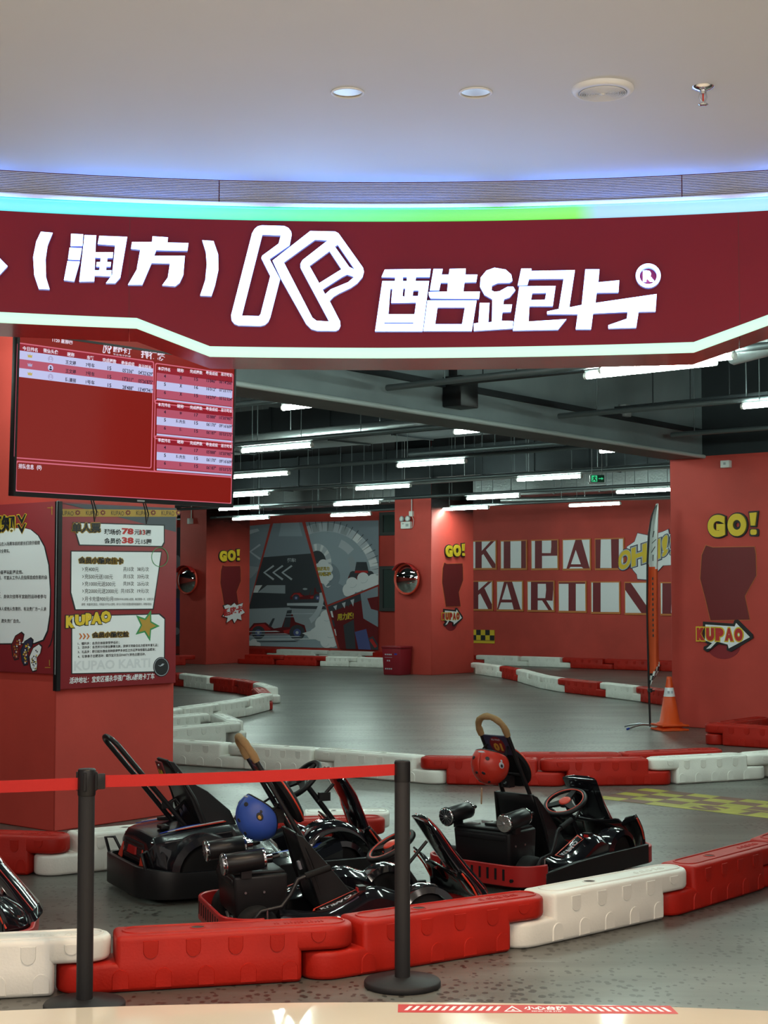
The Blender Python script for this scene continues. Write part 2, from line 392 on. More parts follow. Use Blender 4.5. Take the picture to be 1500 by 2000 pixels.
pillar('pillar', PK.xy, 1.5, .94, 'red pillar left of the comic mural with a convex mirror', split=3.85)
# peeled paint at two pillar feet
# grey ceiling beam running from the left pillar to the right pillar
b0, b1, b2 = G(455, 752, 3.4), G(1313, 885, 3.4), G(1500, 912, 3.4)
bd = (b1-b0).normalized(); bn = Vector((-bd.y, bd.x, 0)); sx = G(1408, 899, 3.4); tS = (sx-b0).dot(bd)
BEAM = Plane(b0, bd, UP)
zt = BEAM.uv(1415, 778)[1]+0.0
def bx(t0, t1, z0, z1, name, label):
    m = MB(); p, q = b0+bd*t0, b0+bd*t1; z0 -= 3.4; z1 -= 3.4
    m.hexa([p+UP*z0, q+UP*z0, q+bn*.5+UP*z0, p+bn*.5+UP*z0, p+UP*z1, q+UP*z1, q+bn*.5+UP*z1, p+bn*.5+UP*z1])
    return tag(m.build(name, 'beam_grey', bevel=.012, seg=1), label, 'beam', kind='structure')
bx(-1.2, tS, 3.4, ZC-.002, 'ceiling_beam', 'deep grey ceiling beam running across to the right pillar')
bx(tS, tS+4.2, 3.4, 3.4+zt, 'ceiling_beam', 'lower grey beam stub above the right pillar')
m = MB(); m.tube([b0-bd*1.2-bn*.025+UP*.012, b0+bd*(tS+4)-bn*.025+UP*.012], .026, 8)
tag(m.build('trim_1', 'conduit_pale'), 'pale metal conduit along the bottom edge of the grey beam', 'conduit', kind='structure')
m = MB(); f0 = BEAM.uv(900, 756); f1 = BEAM.uv(1205, 800)
m.hexa([BEAM.P(f0[0]-3, f0[1]-.04, w) for w in (0,)]*1+[BEAM.P(f1[0]+2.4, f0[1]-.04, 0), BEAM.P(f1[0]+2.4, f0[1]-.04, .05), BEAM.P(f0[0]-3, f0[1]-.04, .05),
        BEAM.P(f0[0]-3, f0[1]+.02, 0), BEAM.P(f1[0]+2.4, f0[1]+.02, 0), BEAM.P(f1[0]+2.4, f0[1]+.02, .05), BEAM.P(f0[0]-3, f0[1]+.02, .05)])
tag(m.build('trim_2', 'dark_paint'), 'dark ledge along the face of the grey beam', 'ledge', kind='structure')
# windows in the back wall right of the mural
for i, (y0, y1) in enumerate(((1001, 1045), (1106, 1194))):
    u0, v1 = BACK.uv(744, y0); u1, v0 = BACK.uv(786, y1)
    m = MB(); m.poly([[(u0, v0), (u1, v0), (u1, v1), (u0, v1)], [(u0+.12, v0+.08), (u1-.08, v0+.08), (u1-.08, v1-.08), (u0+.12, v1-.08)]], BACK.P, w=.002, ex=.07)
    f = tag(m.build('window_%d' % (i+1), 'window_frame'), ('upper' if i == 0 else 'lower')+' dark window in the red back wall right of the mural', 'window', kind='structure')
    m = MB(); m.poly([[(u0+.1, v0+.06), (u1-.06, v0+.06), (u1-.06, v1-.06), (u0+.1, v1-.06)]], BACK.P, w=.012, ex=.012); m.build('pane', 'glass_dark', f)
# ---------------------------------------------------------------- mall ceiling
FA = Drum(-.3, 6.6)
zS = FA.uv(750, 433)[1]; zL = FA.uv(750, 406)[1]; zV0 = FA.uv(750, 398)[1]; zCe = FA.uv(750, 356)[1]
m = MB(); arc = [FA.P(FA.R*(-.85+1.7*i/48), 0, -.0) for i in range(49)]
lp = [(p.x, p.y) for p in arc]+[(5.2, -6), (-5.2, -6)]; n = len(lp)
m.add([(x, y, zCe) for x, y in lp], [tuple(range(n))], 0)
m.add([(x, y, zCe) for x, y in lp]+[(x, y, zCe+.08) for x, y in lp], [(i, (i+1) % n, n+(i+1) % n, n+i) for i in range(n)]+[tuple(range(n, 2*n))], 0)
tag(m.build('ceiling_mall', 'mall_ceiling'), 'smooth white mall ceiling ending in a curve above the sign', 'ceiling', kind='structure')
# ---------------------------------------------------------------- shop sign (curved fascia)
zlo = FA.uv(750, 700)[1]; zhi = FA.uv(0, 630)[1]; zhi2 = FA.uv(1500, 636)[1]; zlo_r = zlo
K = [FA.uv(267, 642)[0], FA.uv(410, 697)[0], FA.uv(1355, 689)[0], FA.uv(1500, 636)[0]]
kz = [FA.uv(267, 642)[1], FA.uv(410, 697)[1], FA.uv(1355, 689)[1], FA.uv(1500, 636)[1]]
U0, U1 = FA.uv(0, 600)[0]-2.2, FA.uv(1500, 600)[0]+2.2
knots = [(U0, zhi+.02), (K[0], kz[0]), (K[1], kz[1]), (FA.uv(750, 700)[0], zlo), (K[2], kz[2]), (K[3], kz[3]), (U1, kz[3]+.02)]
def zbot(u):
    for (a, za), (b, zb) in zip(knots, knots[1:]):
        if u <= b: return za+(zb-za)*(u-a)/(b-a)
    return knots[-1][1]
seams = [FA.uv(253, 500)[0], FA.uv(1443, 500)[0]]
DEPTH = .33
us = sorted(set([U0+(U1-U0)*i/90 for i in range(91)]+[k[0] for k in knots]+seams))
sign = empty('shop_sign', FA.P(0, 0, 0)*1.0)
sign.location = (0, FA.P(0, 0).y, zlo)
tag(sign, 'curved dark red shop sign fascia with glowing white lettering over the entrance', 'shop sign')
def put(o, parent):      # parent without moving
    o.parent = parent; o.matrix_parent_inverse = Matrix.Translation(parent.location).inverted() if not any(parent.rotation_euler) else parent.matrix_basis.inverted()
    return o
edges = [U0]+seams+[U1]
for a, b in zip(edges, edges[1:]):
    uu = [u for u in us if a-1e-6 <= u <= b+1e-6]; g = .0015
    uu[0] += g; uu[-1] -= g; m = MB()
    m.grid([[FA.P(u, zbot(u), 0) for u in uu], [FA.P(u, zS, 0) for u in uu]], 0, True)
    m.grid([[FA.P(u, zbot(u), 0) for u in uu], [FA.P(u, zbot(u), -DEPTH) for u in uu]], 1, True, flip=True)
    m.grid([[FA.P(u, zbot(u), -DEPTH) for u in uu], [FA.P(u, zCe+.1, -DEPTH) for u in uu]], 0, True, flip=True)
    m.grid([[FA.P(u, zS, 0) for u in uu], [FA.P(u, zS, -DEPTH) for u in uu]], 0, True)
    put(m.build('panel', ['sign_red', 'sign_soffit'], smooth=False), sign)
m = MB()
for s in seams: m.prism([(s-.004, zbot(s)), (s+.004, zbot(s)), (s+.004, zS), (s-.004, zS)], FA.P, -.01, -.0005)
put(m.build('panel_joint', 'seam'), sign)
# white light strip along the bottom contour
m = MB(); sh = .043
def off(u, d): return zbot(u)+d
m.grid([[FA.P(u, off(u, 0), .0) for u in us], [FA.P(u, off(u, .002), .018) for u in us], [FA.P(u, off(u, sh-.002), .018) for u in us], [FA.P(u, off(u, sh), 0) for u in us]], 0, True)
put(m.build('light_strip', 'strip_lit'), sign)
# bulkhead above the sign that closes the void over the soffit
m = MB(); m.grid([[FA.P(u, zCe+.08, -DEPTH-.02) for u in us], [FA.P(u, ZC, -DEPTH-.02) for u in us]], 0, True)
m.grid([[FA.P(u, zCe+.08, -DEPTH-.06) for u in us], [FA.P(u, ZC, -DEPTH-.06) for u in us]], 0, True)
tag(m.build('wall_bulkhead', 'dark_paint'), 'dark bulkhead above the shop sign', 'wall', kind='structure')
# coloured LED line above the sign
def led_material():
    m = bpy.data.materials.new('led_colour'); m.use_nodes = True; nt = m.node_tree; b = nt.nodes['Principled BSDF']; L = nt.links.new
    tc = nt.nodes.new('ShaderNodeTexCoord'); sp = nt.nodes.new('ShaderNodeSeparateXYZ'); mr = nt.nodes.new('ShaderNodeMapRange')
    xa, xb = FA.P(*FA.uv(0, 415)).x, FA.P(*FA.uv(1500, 415)).x
    mr.inputs['From Min'].default_value = xa; mr.inputs['From Max'].default_value = xb
    r = nt.nodes.new('ShaderNodeValToRGB'); cr = r.color_ramp
    st = [(0, (.08, .78, .88)), (.2, (.06, .86, .74)), (.40, (.06, .84, .38)), (.58, (.07, .78, .10)), (.755, (.13, .80, .06)), (.785, (.30, .62, .86)), (.9, (.30, .72, .92)), (1, (.30, .72, .88))]
    cr.elements[0].position = 0; cr.elements[0].color = (*st[0][1], 1); cr.elements[1].position = 1; cr.elements[1].color = (*st[-1][1], 1)
    for p, c in st[1:-1]: e = cr.elements.new(p); e.color = (*c, 1)
    L(tc.outputs['Object'], sp.inputs[0]); L(sp.outputs['X'], mr.inputs['Value']); L(mr.outputs['Result'], r.inputs['Fac'])
    L(r.outputs['Color'], b.inputs['Emission Color']); b.inputs['Emission Strength'].default_value = 1.05; b.inputs['Base Color'].default_value = (.2, .2, .2, 1)
    M['led_colour'] = m
led_material()
led = empty('led_light_line', (0, 0, 0)); tag(led, 'colour-changing LED line glowing cyan, green and pale blue above the red sign', 'LED strip')
m = MB(); m.grid([[FA.P(u, zS+.001, -.012) for u in us], [FA.P(u, zS+.006, .006) for u in us], [FA.P(u, zL-.006, .006) for u in us], [FA.P(u, zL, -.012) for u in us]], 0, True); m.build('diffuser', 'led_colour', led)
m = MB(); m.grid([[FA.P(u, zL, .004) for u in us], [FA.P(u, zV0-.002, .004) for u in us]], 0, True)
m.grid([[FA.P(u, zL, .004) for u in us], [FA.P(u, zL, -.03) for u in us]], 0, True); m.build('cover_profile', 'white_plastic', led)
# slot air grille between the LED line and the ceiling
gr = empty('air_grille', (0, 0, 0)); tag(gr, 'long curved slot air grille with fine horizontal louvres between sign and ceiling', 'air vent')
gcut = [U0, FA.uv(428, 380)[0], FA.uv(1332, 380)[0], U1]
for a, b in zip(gcut, gcut[1:]):
    uu = [a+(b-a)*i/40 for i in range(41)]; uu[0] += .002; uu[-1] -= .002; m = MB()
    m.grid([[FA.P(u, zV0, -.03) for u in uu], [FA.P(u, zCe, -.03) for u in uu]], 1)
    N = 13
    for k in range(N):
        za = zV0+(zCe-zV0)*(k+.1)/N; zb = zV0+(zCe-zV0)*(k+.72)/N
        m.grid([[FA.P(u, za, -.03) for u in uu], [FA.P(u, za, -.004) for u in uu], [FA.P(u, zb, -.004) for u in uu], [FA.P(u, zb, -.03) for u in uu]], 0, False)
    m.build('louvre_panel', ['louvre', 'louvre_gap'], gr)
# ---------------------------------------------------------------- sign lettering, traced on the curved face
def puv(S, pts): return [S.uv(x, y) for x, y in pts]
EX = .03
def sign_shape(name, loops, bev=.0):
    m = MB(); m.poly([puv(FA, lp) for lp in loops], FA.P, w=.001, ex=EX, m=0, side=1)
    return put(m.build(name, ['letter_lit', 'letter_side']), sign)
def z7(pts): return [(440+x/5, 430+y/5) for x, y in pts]         # from the enlarged view of the emblem
kp = empty('emblem', (0, 0, 0)); put(kp, sign)
def emblem(loops):
    m = MB(); m.poly([puv(FA, z7(lp)) for lp in loops], FA.P, w=.001, ex=EX, m=0, side=1); o = m.build('emblem_stroke', ['letter_lit', 'letter_side']); put(o, sign); return o
bpy.data.objects.remove(kp)
emblem([[(285, 105), (315, 78), (355, 68), (575, 74), (615, 92), (643, 128), (648, 160), (628, 262), (432, 396), (535, 590), (440, 960), (420, 1005), (385, 1035), (345, 1045), (130, 1040), (90, 1025), (62, 990), (58, 940), (262, 145)],
        [(362, 158), (162, 946), (330, 950), (346, 930), (440, 560), (352, 385), (362, 362), (522, 245), (542, 166)]])
emblem([[(830, 123), (1072, 128), (1105, 145), (1345, 480), (1354, 520), (1340, 570), (1290, 630), (1225, 675), (1110, 730), (1060, 760), (1018, 803), (1120, 1000), (1125, 1045), (1110, 1078), (1080, 1093), (900, 1092), (840, 1075), (790, 1025), (545, 590), (462, 410)],
        [(572, 428), (850, 965), (890, 995), (1015, 1003), (735, 480), (735, 440), (755, 405), (1000, 215), (878, 207)],
        [(822, 462), (917, 630), (1135, 495), (1018, 318)],
        [(1070, 275), (1098, 255), (1265, 498), (1210, 472)],
        [(950, 692), (975, 738), (1030, 690), (1200, 620), (1258, 570), (1190, 545), (1140, 570)]])
def z8(pts): return [(720+x/2.5424, 500+y/2.5424) for x, y in pts]
def glyph(*loops): return sign_shape('letter', [z8(l) for l in loops])
glyph([(80, 75), (308, 72), (303, 112), (235, 112), (232, 132), (300, 132), (268, 380), (32, 380), (68, 132), (130, 132), (132, 114), (64, 112)],
      [(108, 170), (98, 296), (228, 296), (236, 238), (112, 240), (118, 170)], [(172, 168), (168, 206), (178, 210), (182, 168)], [(170, 112), (170, 132), (190, 132), (190, 112)],
      [(222, 178), (218, 206), (246, 206), (248, 178)], [(78, 337), (78, 343), (222, 343), (222, 337)])
glyph([(322, 72), (368, 72), (362, 100), (398, 100), (402, 72), (482, 70), (480, 100), (540, 100), (534, 137), (476, 138), (470, 184), (552, 184), (548, 220), (308, 218), (300, 205), (298, 186), (390, 184), (394, 140), (358, 140), (350, 178), (304, 178)])
glyph([(292, 228), (536, 228), (512, 378), (272, 378)], [(342, 262), (330, 345), (464, 345), (478, 262)])
glyph([(625, 66), (680, 75), (708, 100), (714, 130), (700, 140), (640, 142), (612, 155), (610, 178), (625, 185), (650, 182), (690, 160), (718, 160), (728, 178), (700, 212), (672, 222), (668, 248), (712, 248), (706, 284), (664, 286), (660, 328), (718, 330), (714, 366), (522, 378), (522, 342), (545, 338), (552, 240), (600, 240), (594, 336), (612, 334), (614, 222), (575, 200), (553, 160), (556, 115), (585, 80)])
glyph([(758, 70), (808, 70), (808, 82), (1024, 78), (996, 262), (1058, 250), (1076, 74), (1146, 74), (1140, 138), (1244, 128), (1240, 188), (1132, 190), (1126, 240), (1430, 196), (1424, 282), (1340, 284), (1328, 362), (1190, 366), (1190, 350), (1282, 318), (1286, 284), (1114, 292), (1104, 370), (1028, 370), (1038, 296), (886, 296), (886, 282), (944, 270), (968, 120), (796, 122), (788, 152), (740, 154)])
glyph([(748, 158), (928, 156), (914, 256), (798, 256), (794, 332), (982, 320), (940, 372), (716, 376)], [(812, 192), (806, 226), (876, 224), (882, 190)])
sign_shape('registered_mark', [z8(circ(1388, 105, 62, 60)), z8(circ(1388, 105, 43, 42))])
m = MB(); p0 = FA.uv(*z8([(1362, 130)])[0]); p1 = FA.uv(*z8([(1416, 78)])[0]); m.text('R', FA.P, p0[0], p0[1], p1[0], p1[1], w=.002+EX/2, ex=EX/2, bold=.05); put(m.build('registered_letter', 'letter_lit'), sign)
def z1(pts): return [(x/2, 380+y/2) for x, y in pts]
def glyph1(name, *loops): return sign_shape(name, [z1(l) for l in loops])
glyph1('bracket', [(160, 152), (206, 156), (186, 205), (178, 260), (180, 330), (194, 376), (152, 374), (134, 320), (130, 250), (142, 190)])
glyph1('bracket', [(790, 185), (834, 188), (852, 240), (853, 300), (840, 360), (826, 402), (782, 400), (802, 340), (808, 280), (804, 230)])
glyph1('arrow_mark', [(-14, 240), (0, 256), (30, 286), (0, 318), (-14, 334)])
glyph1('letter', [(278, 160), (325, 162), (322, 208), (276, 208)]); glyph1('letter', [(272, 214), (320, 216), (312, 262), (266, 260)])
glyph1('letter', [(264, 266), (312, 268), (290, 345), (250, 340)])
glyph1('letter', [(330, 165), (376, 166), (374, 200), (368, 345), (310, 346), (326, 205)])
glyph1('letter', [(388, 168), (497, 172), (470, 330), (450, 352), (414, 352), (438, 320), (450, 205), (382, 200)])
glyph1('letter', [(372, 232), (442, 232), (440, 254), (420, 254), (418, 270), (434, 270), (432, 288), (416, 288), (414, 302), (436, 302), (434, 326), (360, 322), (362, 302), (388, 302), (390, 288), (376, 288), (378, 270), (392, 270), (394, 254), (370, 252)])
glyph1('letter', [(596, 170), (656, 174), (654, 194), (736, 196), (732, 226), (610, 224), (602, 246), (722, 246), (716, 320), (702, 350), (684, 364), (634, 360), (656, 330), (664, 275), (592, 274), (556, 358), (500, 358), (534, 300), (548, 222), (512, 218), (516, 192), (594, 192)])

# the LED line above the sign also throws its cool light up on the ceiling
for _u in (-1.9, -.95, 0, .95, 1.9):
    q = FA.P(_u, zL-.01, .02); l = area('led_line_lamp', q, q+UP, .95, .012, 1.1, (.10, .28, 1.0)); l.rotation_euler = (PI, 0, -_u/FA.R)
# ================================================================ MALL CEILING FITTINGS
def onceil(x, y): return G(x, y, zCe)
for i, (x, y) in enumerate(((679, 180), (929, 180))):
    c = onceil(x, y); e = empty('downlight', c, 0, ('recessed round downlight with a brass reflector, nearer the left end of the ceiling', 'recessed round downlight with a brass reflector, next to the ceiling speaker')[i], 'ceiling light', 'downlights in the mall ceiling')
    R = abs(onceil(x+33, y).x-c.x); m = MB(); m.lathe([(R*.86, .0), (R, -.001), (R*1.0, -.004), (R*.9, -.006), (R*.84, -.002), (R*.84, .002)], 40); m.build('trim_ring', 'white_plastic', e)
    m = MB(); m.lathe([(R*.85, -.001), (R*.8, .02), (R*.62, .06), (R*.5, .075)], 40); m.build('reflector', 'brass_reflector', e)
    m = MB(); m.lathe([(R*.5, .074), (R*.3, .066), (R*.001, .062)], 24); m.build('bulb', 'grey_plastic', e)
c = onceil(1177, 173); R = abs(onceil(1238, 173).x-c.x)
e = empty('ceiling_speaker', c, 0, 'round white ceiling speaker with a perforated grille', 'speaker')
m = MB(); m.lathe([(R, .0), (R, -.006), (R*.95, -.013), (R*.80, -.018), (R*.78, -.014)], 48); m.build('rim', 'white_plastic', e)
m = MB(); m.lathe([(R*.79, -.014), (R*.4, -.017), (.0005, -.018)], 48)
m.build('grille', 'grey_plastic', e)
m = MB()
for k in range(2, 15):
    r = R*.78*k/15
    m.lathe([(r-.0012, -.016), (r-.0012, -.0195), (r+.0012, -.0195), (r+.0012, -.016)], 40)
m.lathe([(.008, -.016), (.008, -.021), (.0005, -.022)], 16); m.build('grille_ring', 'white_plastic', e)
c = onceil(1373, 170); R = abs(onceil(1395, 170).x-c.x)
e = empty('fire_sprinkler', c, 0, 'chrome pendent fire sprinkler with a red glass bulb', 'sprinkler')
m = MB(); m.lathe([(R, 0), (R*.95, -.004), (R*.6, -.010), (R*.3, -.013)], 32); m.build('escutcheon', 'chrome', e)
m = MB(); m.lathe([(R*.3, -.011), (R*.28, -.022), (R*.16, -.024)], 20)
for sgn in (-1, 1): m.tube([(sgn*R*.24, 0, -.02), (sgn*R*.34, 0, -.034), (sgn*R*.10, 0, -.052)], .0028, 8)
m.lathe([(.004, -.05), (.004, -.058)], 12); m.build('frame_arms', 'steel', e)
m = MB(); m.tube([(0, 0, -.024), (0, 0, -.05)], .0028, 10); m.build('glass_bulb', 'kart_red_bright', e)
m = MB(); m.lathe([(.0005, -.057), (R*.42, -.058), (R*.46, -.061), (R*.3, -.0625), (.0005, -.063)], 24); m.build('deflector', 'chrome', e)
# ================================================================ TRACK LIGHTS, CONDUITS, DUCTS
ZT = 3.5
TUBES = [  # left px, right px, row height px at both ends, which end is seen ('a' both, 'l' left end, 'r' right end), label
 ((551, 797), (645, 788), 'l', 'fluorescent tube light directly below the left half of the grey beam'),
 ((465, 880), (617, 870), 'a', 'long fluorescent tube light right of the television, beside its lower right corner rows'),
 ((455, 931), (565, 924), 'r', 'fluorescent tube light half hidden behind the television, topmost of those cut by it'),
 ((455, 968), (526, 964), 'r', 'short visible end of a tube light at the lower right corner of the television'),
 ((425, 996), (511, 990), 'a', 'fluorescent tube light just under the lower right corner of the television'),
 ((487, 1012), (526, 1011), 'r', 'farthest small tube light above the top left corner of the comic mural'),
 ((770, 911), (917, 899), 'a', 'fluorescent tube light at the middle of the ceiling, above the emergency lamp pillar'),
 ((691, 956), (807, 947), 'a', 'fluorescent tube light left above the emergency lamp pillar'),
 ((648, 986), (746, 981), 'a', 'upper of two tube lights above the right part of the comic mural'),
 ((645, 1009), (727, 1002), 'a', 'lower of two tube lights above the right part of the comic mural'),
 ((887, 844), (970, 837), 'l', 'fluorescent tube light directly below the middle of the grey beam'),
 ((908, 975), (1020, 967), 'a', 'fluorescent tube light above the right side of the middle pillar'),
 ((922, 993), (955, 991), 'r', 'tiny far tube light above the first lettering tiles of the back wall'),
 ((1004, 938), (1143, 929), 'a', 'fluorescent tube light left of the green exit sign'),
 ((1172, 881), (1253, 876), 'l', 'fluorescent tube light under the beam, above the green exit sign'),
 ((1211, 962), (1315, 955), 'a', 'fluorescent tube light touching the edge of the right pillar'),
 ((1108, 988), (1216, 983), 'a', 'fluorescent tube light right above the lettering on the back wall'),
 ((1142, 735), (1295, 716), 'l', 'near tube light in front of the beam, tucked under the sign'),
 ((1362, 714), (1437, 695), 'r', 'near tube light at the right, showing below the rising sign edge'),
 ((1448, 794), (1500, 790), 'l', 'tube light cut by the right edge of the picture, in front of the beam')]
def make_tube():
    e = empty('tube_light', (0, 0, 0)); m = MB()
    m.tube([(-.585, 0, 0), (.585, 0, 0)], .026, 12); m.build('tube', 'tube_lit', e)
    for s in (-1, 1):
        m = MB(); m.tube([(s*.584, 0, 0), (s*.61, 0, 0)], .028, 12); m.build('end_cap', 'white_plastic', e)
    m = MB(); m.box((0, 0, .035), (1.2, .03, .02)); m.build('batten', 'grey_plastic', e)
    for s in (-1, 1): m = MB(); m.tube([(s*.42, 0, .04), (s*.42, 0, ZC-ZT-.001)], .005, 6); m.build('hanging_rod', 'conduit', e)
    return e
tproto = make_tube(); rows = []
first = True
for (xa, ya), (xb, yb), mode, lab in TUBES:
    zz = 3.44 if xa == 1172 else ZT; a, b = G(xa, ya, zz), G(xb, yb, zz)
    c = (a+b)/2 if mode == 'a' else (a-VD*.61 if mode == 'l' else b+VD*.61)
    o = tproto if first else copy_tree(tproto); first = False
    o.scale = (1, 1, 1)
    if mode == 'l':      # tubes whose right end disappears behind the beam stop short of it
        bk = BEAM.O.dot(VD)+.54; lv = a.dot(VD); 
        if bk < lv < bk+1.3: ln = lv-bk; o.scale = (ln/1.22, 1, 1); c = a-VD*ln*.5
    o.location = c; o.rotation_euler = (0, 0, math.atan2(-VD.y, -VD.x)); tag(o, lab, 'tube light', 'fluorescent tubes over the track')
    rows.append((c.dot(UD), c.dot(VD)))
# unseen tubes added to even out the hall's light and brighten the left pillar
for k, (c) in enumerate(((5.5, 16.0), (7.5, 22.0), (8.5, 29.0), (-9, 30), (-7.5, 38), (4.6, 11.2), (-4.6, 17.5), (-6, 24), (-2.8, 13.6), (-2.97, 10.25), (-4.6, 9.0), (6.5, 13.5), (-1.0, 8.35), (1.3, 8.3), (-.35, 10.6), (1.9, 10.5))):
    o = copy_tree(tproto); o.scale = (1, 1, 1); o.location = (*c, ZT); tag(o, 'fluorescent tube light over the track outside the picture', 'tube light', 'fluorescent tubes outside the picture')
clus = []
for s, v in sorted(rows):
    if clus and s-clus[-1][-1][0] < .55: clus[-1].append((s, v))
    else: clus.append([(s, v)])
CL = ['beside the near tube lights', 'over the second row of tube lights', 'behind the grey beam', 'over the middle tube lights', 'over the row left of the exit sign', 'over the row behind the exit sign', 'over the far row', 'over the last row before the back wall', 'close to the back wall', 'over the mural', 'above the mural top']
nbeam = (b0.dot(UD))
for i, cl in enumerate(clus):
    s = sum(q[0] for q in cl)/len(cl); v0 = min(q[1] for q in cl)-3.2; v1 = max(q[1] for q in cl)+3.2
    # keep clear of the beam and the pillars
    P = lambda v, z, ds=0: UD*(s+ds)+VD*v+UP*z
    bv = BEAM.O.dot(VD)
    segs = [(v0, v1)]
    if v0 < bv < v1:
        segs = [(v0, bv-.06), (bv+.62, v1)]
    m = MB()
    for p, q in segs:
        if q-p < .3: continue
        m.tube([P(p, ZT+.075), P(q, ZT+.075)], .03, 8)
        k = p+.4
        while k < q: m.tube([P(k, ZT+.09), P(k, ZC-.001)], .007, 6); k += 1.7
    o = m.build('light_conduit', 'conduit'); rebase(o, P((v0+v1)/2, ZT+.075)); tag(o, 'thin grey conduit on rods carrying tubes, '+CL[i % len(CL)]+(' (row farther back)' if i >= len(CL) else ''), 'conduit', 'light conduits on the ceiling')
def duct(s, v0, v1, z0, z1, wd, mt, label, name='air_duct'):
    m = MB(); a = UD*s+VD*v0; b = UD*s+VD*v1; n = UD*wd
    m.hexa([a+UP*z0, b+UP*z0, b+n+UP*z0, a+n+UP*z0, a+UP*z1, b+UP*z1, b+n+UP*z1, a+n+UP*z1])
    k = v0+1.2
    while k < v1:
        p = UD*(s-.02)+VD*k; q = p+VD*.04; nn = UD*(wd+.04)
        m.hexa([p+UP*(z0-.02), q+UP*(z0-.02), q+nn+UP*(z0-.02), p+nn+UP*(z0-.02), p+UP*(z1+.02), q+UP*(z1+.02), q+nn+UP*(z1+.02), p+nn+UP*(z1+.02)]); k += 1.2
    o = m.build(name, mt); rebase(o, (a+b)/2+UP*z0); return tag(o, label, 'duct')
def sv(x, y, z): p = G(x, y, z); return p.dot(UD), p.dot(VD)
s_, v_ = sv(880, 838, 3.95); duct(s_, v_-2.6, v_+12, 3.95, 4.5, .9, 'dark_paint', 'dark rectangular air duct crossing behind the grey beam')
s_, v_ = sv(800, 935, 4.0); duct(s_, v_-9, v_+14, 4.0, 4.6, 1.1, 'dark_paint', 'dark rectangular air duct above the middle of the track')
s_, v_ = sv(800, 978, 3.98); duct(s_, v_-9, v_+12, 3.98, 4.5, .8, 'foil', 'silver air duct showing above the middle pillar')
s_, v_ = sv(700, 1000, 3.97); duct(s_, v_-13, v_+9, 3.97, 4.4, .6, 'dark_paint', 'farthest dark air duct just before the back wall')
# foil wrapped pipes
def pipe(pts, r, mt, label, name='wrapped_pipe'):
    m = MB(); m.tube(pts, r, 12); k = 0; a, b = Vector(pts[0]), Vector(pts[-1]); n = int((b-a).length/1.4)
    for i in range(1, n): p = a+(b-a)*i/n; m.tube([p, (p.x, p.y, ZC-.001)], .006, 6)
    o = m.build(name, mt); rebase(o, (a+b)/2); return tag(o, label, 'pipe')
a, b = G(462, 862, 3.72), G(935, 817, 3.72); pipe([a+VD*2, b], .075, 'foil', 'silver foil wrapped pipe slanting up behind the beam')
a, b = G(760, 945, 3.74), G(1312, 909, 3.74); pipe([a+VD*1, b-VD*.0], .05, 'foil', 'silver foil wrapped pipe running left of the exit sign to the right pillar')
a, b = G(1000, 976, 3.75), G(1312, 971, 3.75); pipe([a+VD*.3, b], .05, 'foil', 'silver foil wrapped pipe above the lettering at the far wall')
pts = [atY(1432, 690, 12.6), atY(1520, 667, 12.2)]; pipe(pts, .10, 'foil', 'silver foil wrapped pipe at upper right under the sign edge')
# cable trays in front of the beam
for (xa, ya, xb, yb, z, lab) in ((880, 752, 1145, 726, 3.62, 'dark cable tray crossing in front of the beam at the black speaker box'), (1205, 806, 1504, 777, 3.62, 'dark cable tray running right from the junction box on the beam')):
    a, b = G(xa, ya, z), G(xb, yb, z); d = (b-a).normalized(); n = Vector((-d.y, d.x, 0))
    m = MB(); m.hexa([a-n*.05, b-n*.05, b+n*.05, a+n*.05, a-n*.05+UP*.06, b-n*.05+UP*.06, b+n*.05+UP*.06, a+n*.05+UP*.06])
    for k in range(1, 4): p = a+(b-a)*k/4; m.tube([p+UP*.05, (p.x, p.y, ZC-.001)], .007, 6)
    o = m.build('cable_tray', 'dark_paint'); rebase(o, (a+b)/2); tag(o, lab, 'cable tray')
# small devices
def beam_at(x, y): u, v = BEAM.uv(x, y); return u, v
u, v = beam_at(880, 757); e = empty('wall_speaker', BEAM.P(u, v, 0), math.atan2(bd.y, bd.x), 'small black box speaker hanging on the face of the beam', 'speaker')
m = MB(); m.box((0, -.12, -.06), (.30, .22, .30)); m.build('cabinet', 'black_plastic', e, bevel=.01)
m = MB(); m.box((0, -.03, .13), (.06, .06, .16)); m.build('bracket', 'black_metal', e)
u, v = beam_at(1213, 803); e = empty('junction_box', BEAM.P(u, v, 0), math.atan2(bd.y, bd.x), 'pale square junction box in the middle of the grey beam', 'junction box')
m = MB(); m.box((0, -.05, 0), (.13, .1, .14)); m.build('box', 'grey_plastic', e, bevel=.008)
m = MB(); m.box((0, -.105, .01), (.06, .01, .05)); m.build('cover', 'white_plastic', e)
u, v = beam_at(1475, 850); e = empty('junction_box', BEAM.P(u, v, 0), math.atan2(bd.y, bd.x), 'small grey box with a bracket on the beam at far right', 'junction box')
m = MB(); m.box((0, -.05, 0), (.08, .1, .09)); m.build('box', 'grey_plastic', e, bevel=.006)
m = MB(); m.box((-.02, -.03, .08), (.05, .05, .07)); m.build('bracket', 'black_metal', e)
RP = Plane(PR0, -VD, UP)       # face of the right pillar
u, v = RP.uv(1421, 907); e = empty('junction_box', RP.P(u, v), math.atan2(-VD.y, -VD.x), 'white box at the top of the right pillar under the beam', 'junction box')
m = MB(); m.box((0, -.04, 0), (.12, .08, .09)); m.build('box', 'white_plastic', e, bevel=.006)
m = MB(); m.box((0, -.083, .005), (.03, .006, .03)); m.build('cover', 'grey_plastic', e)
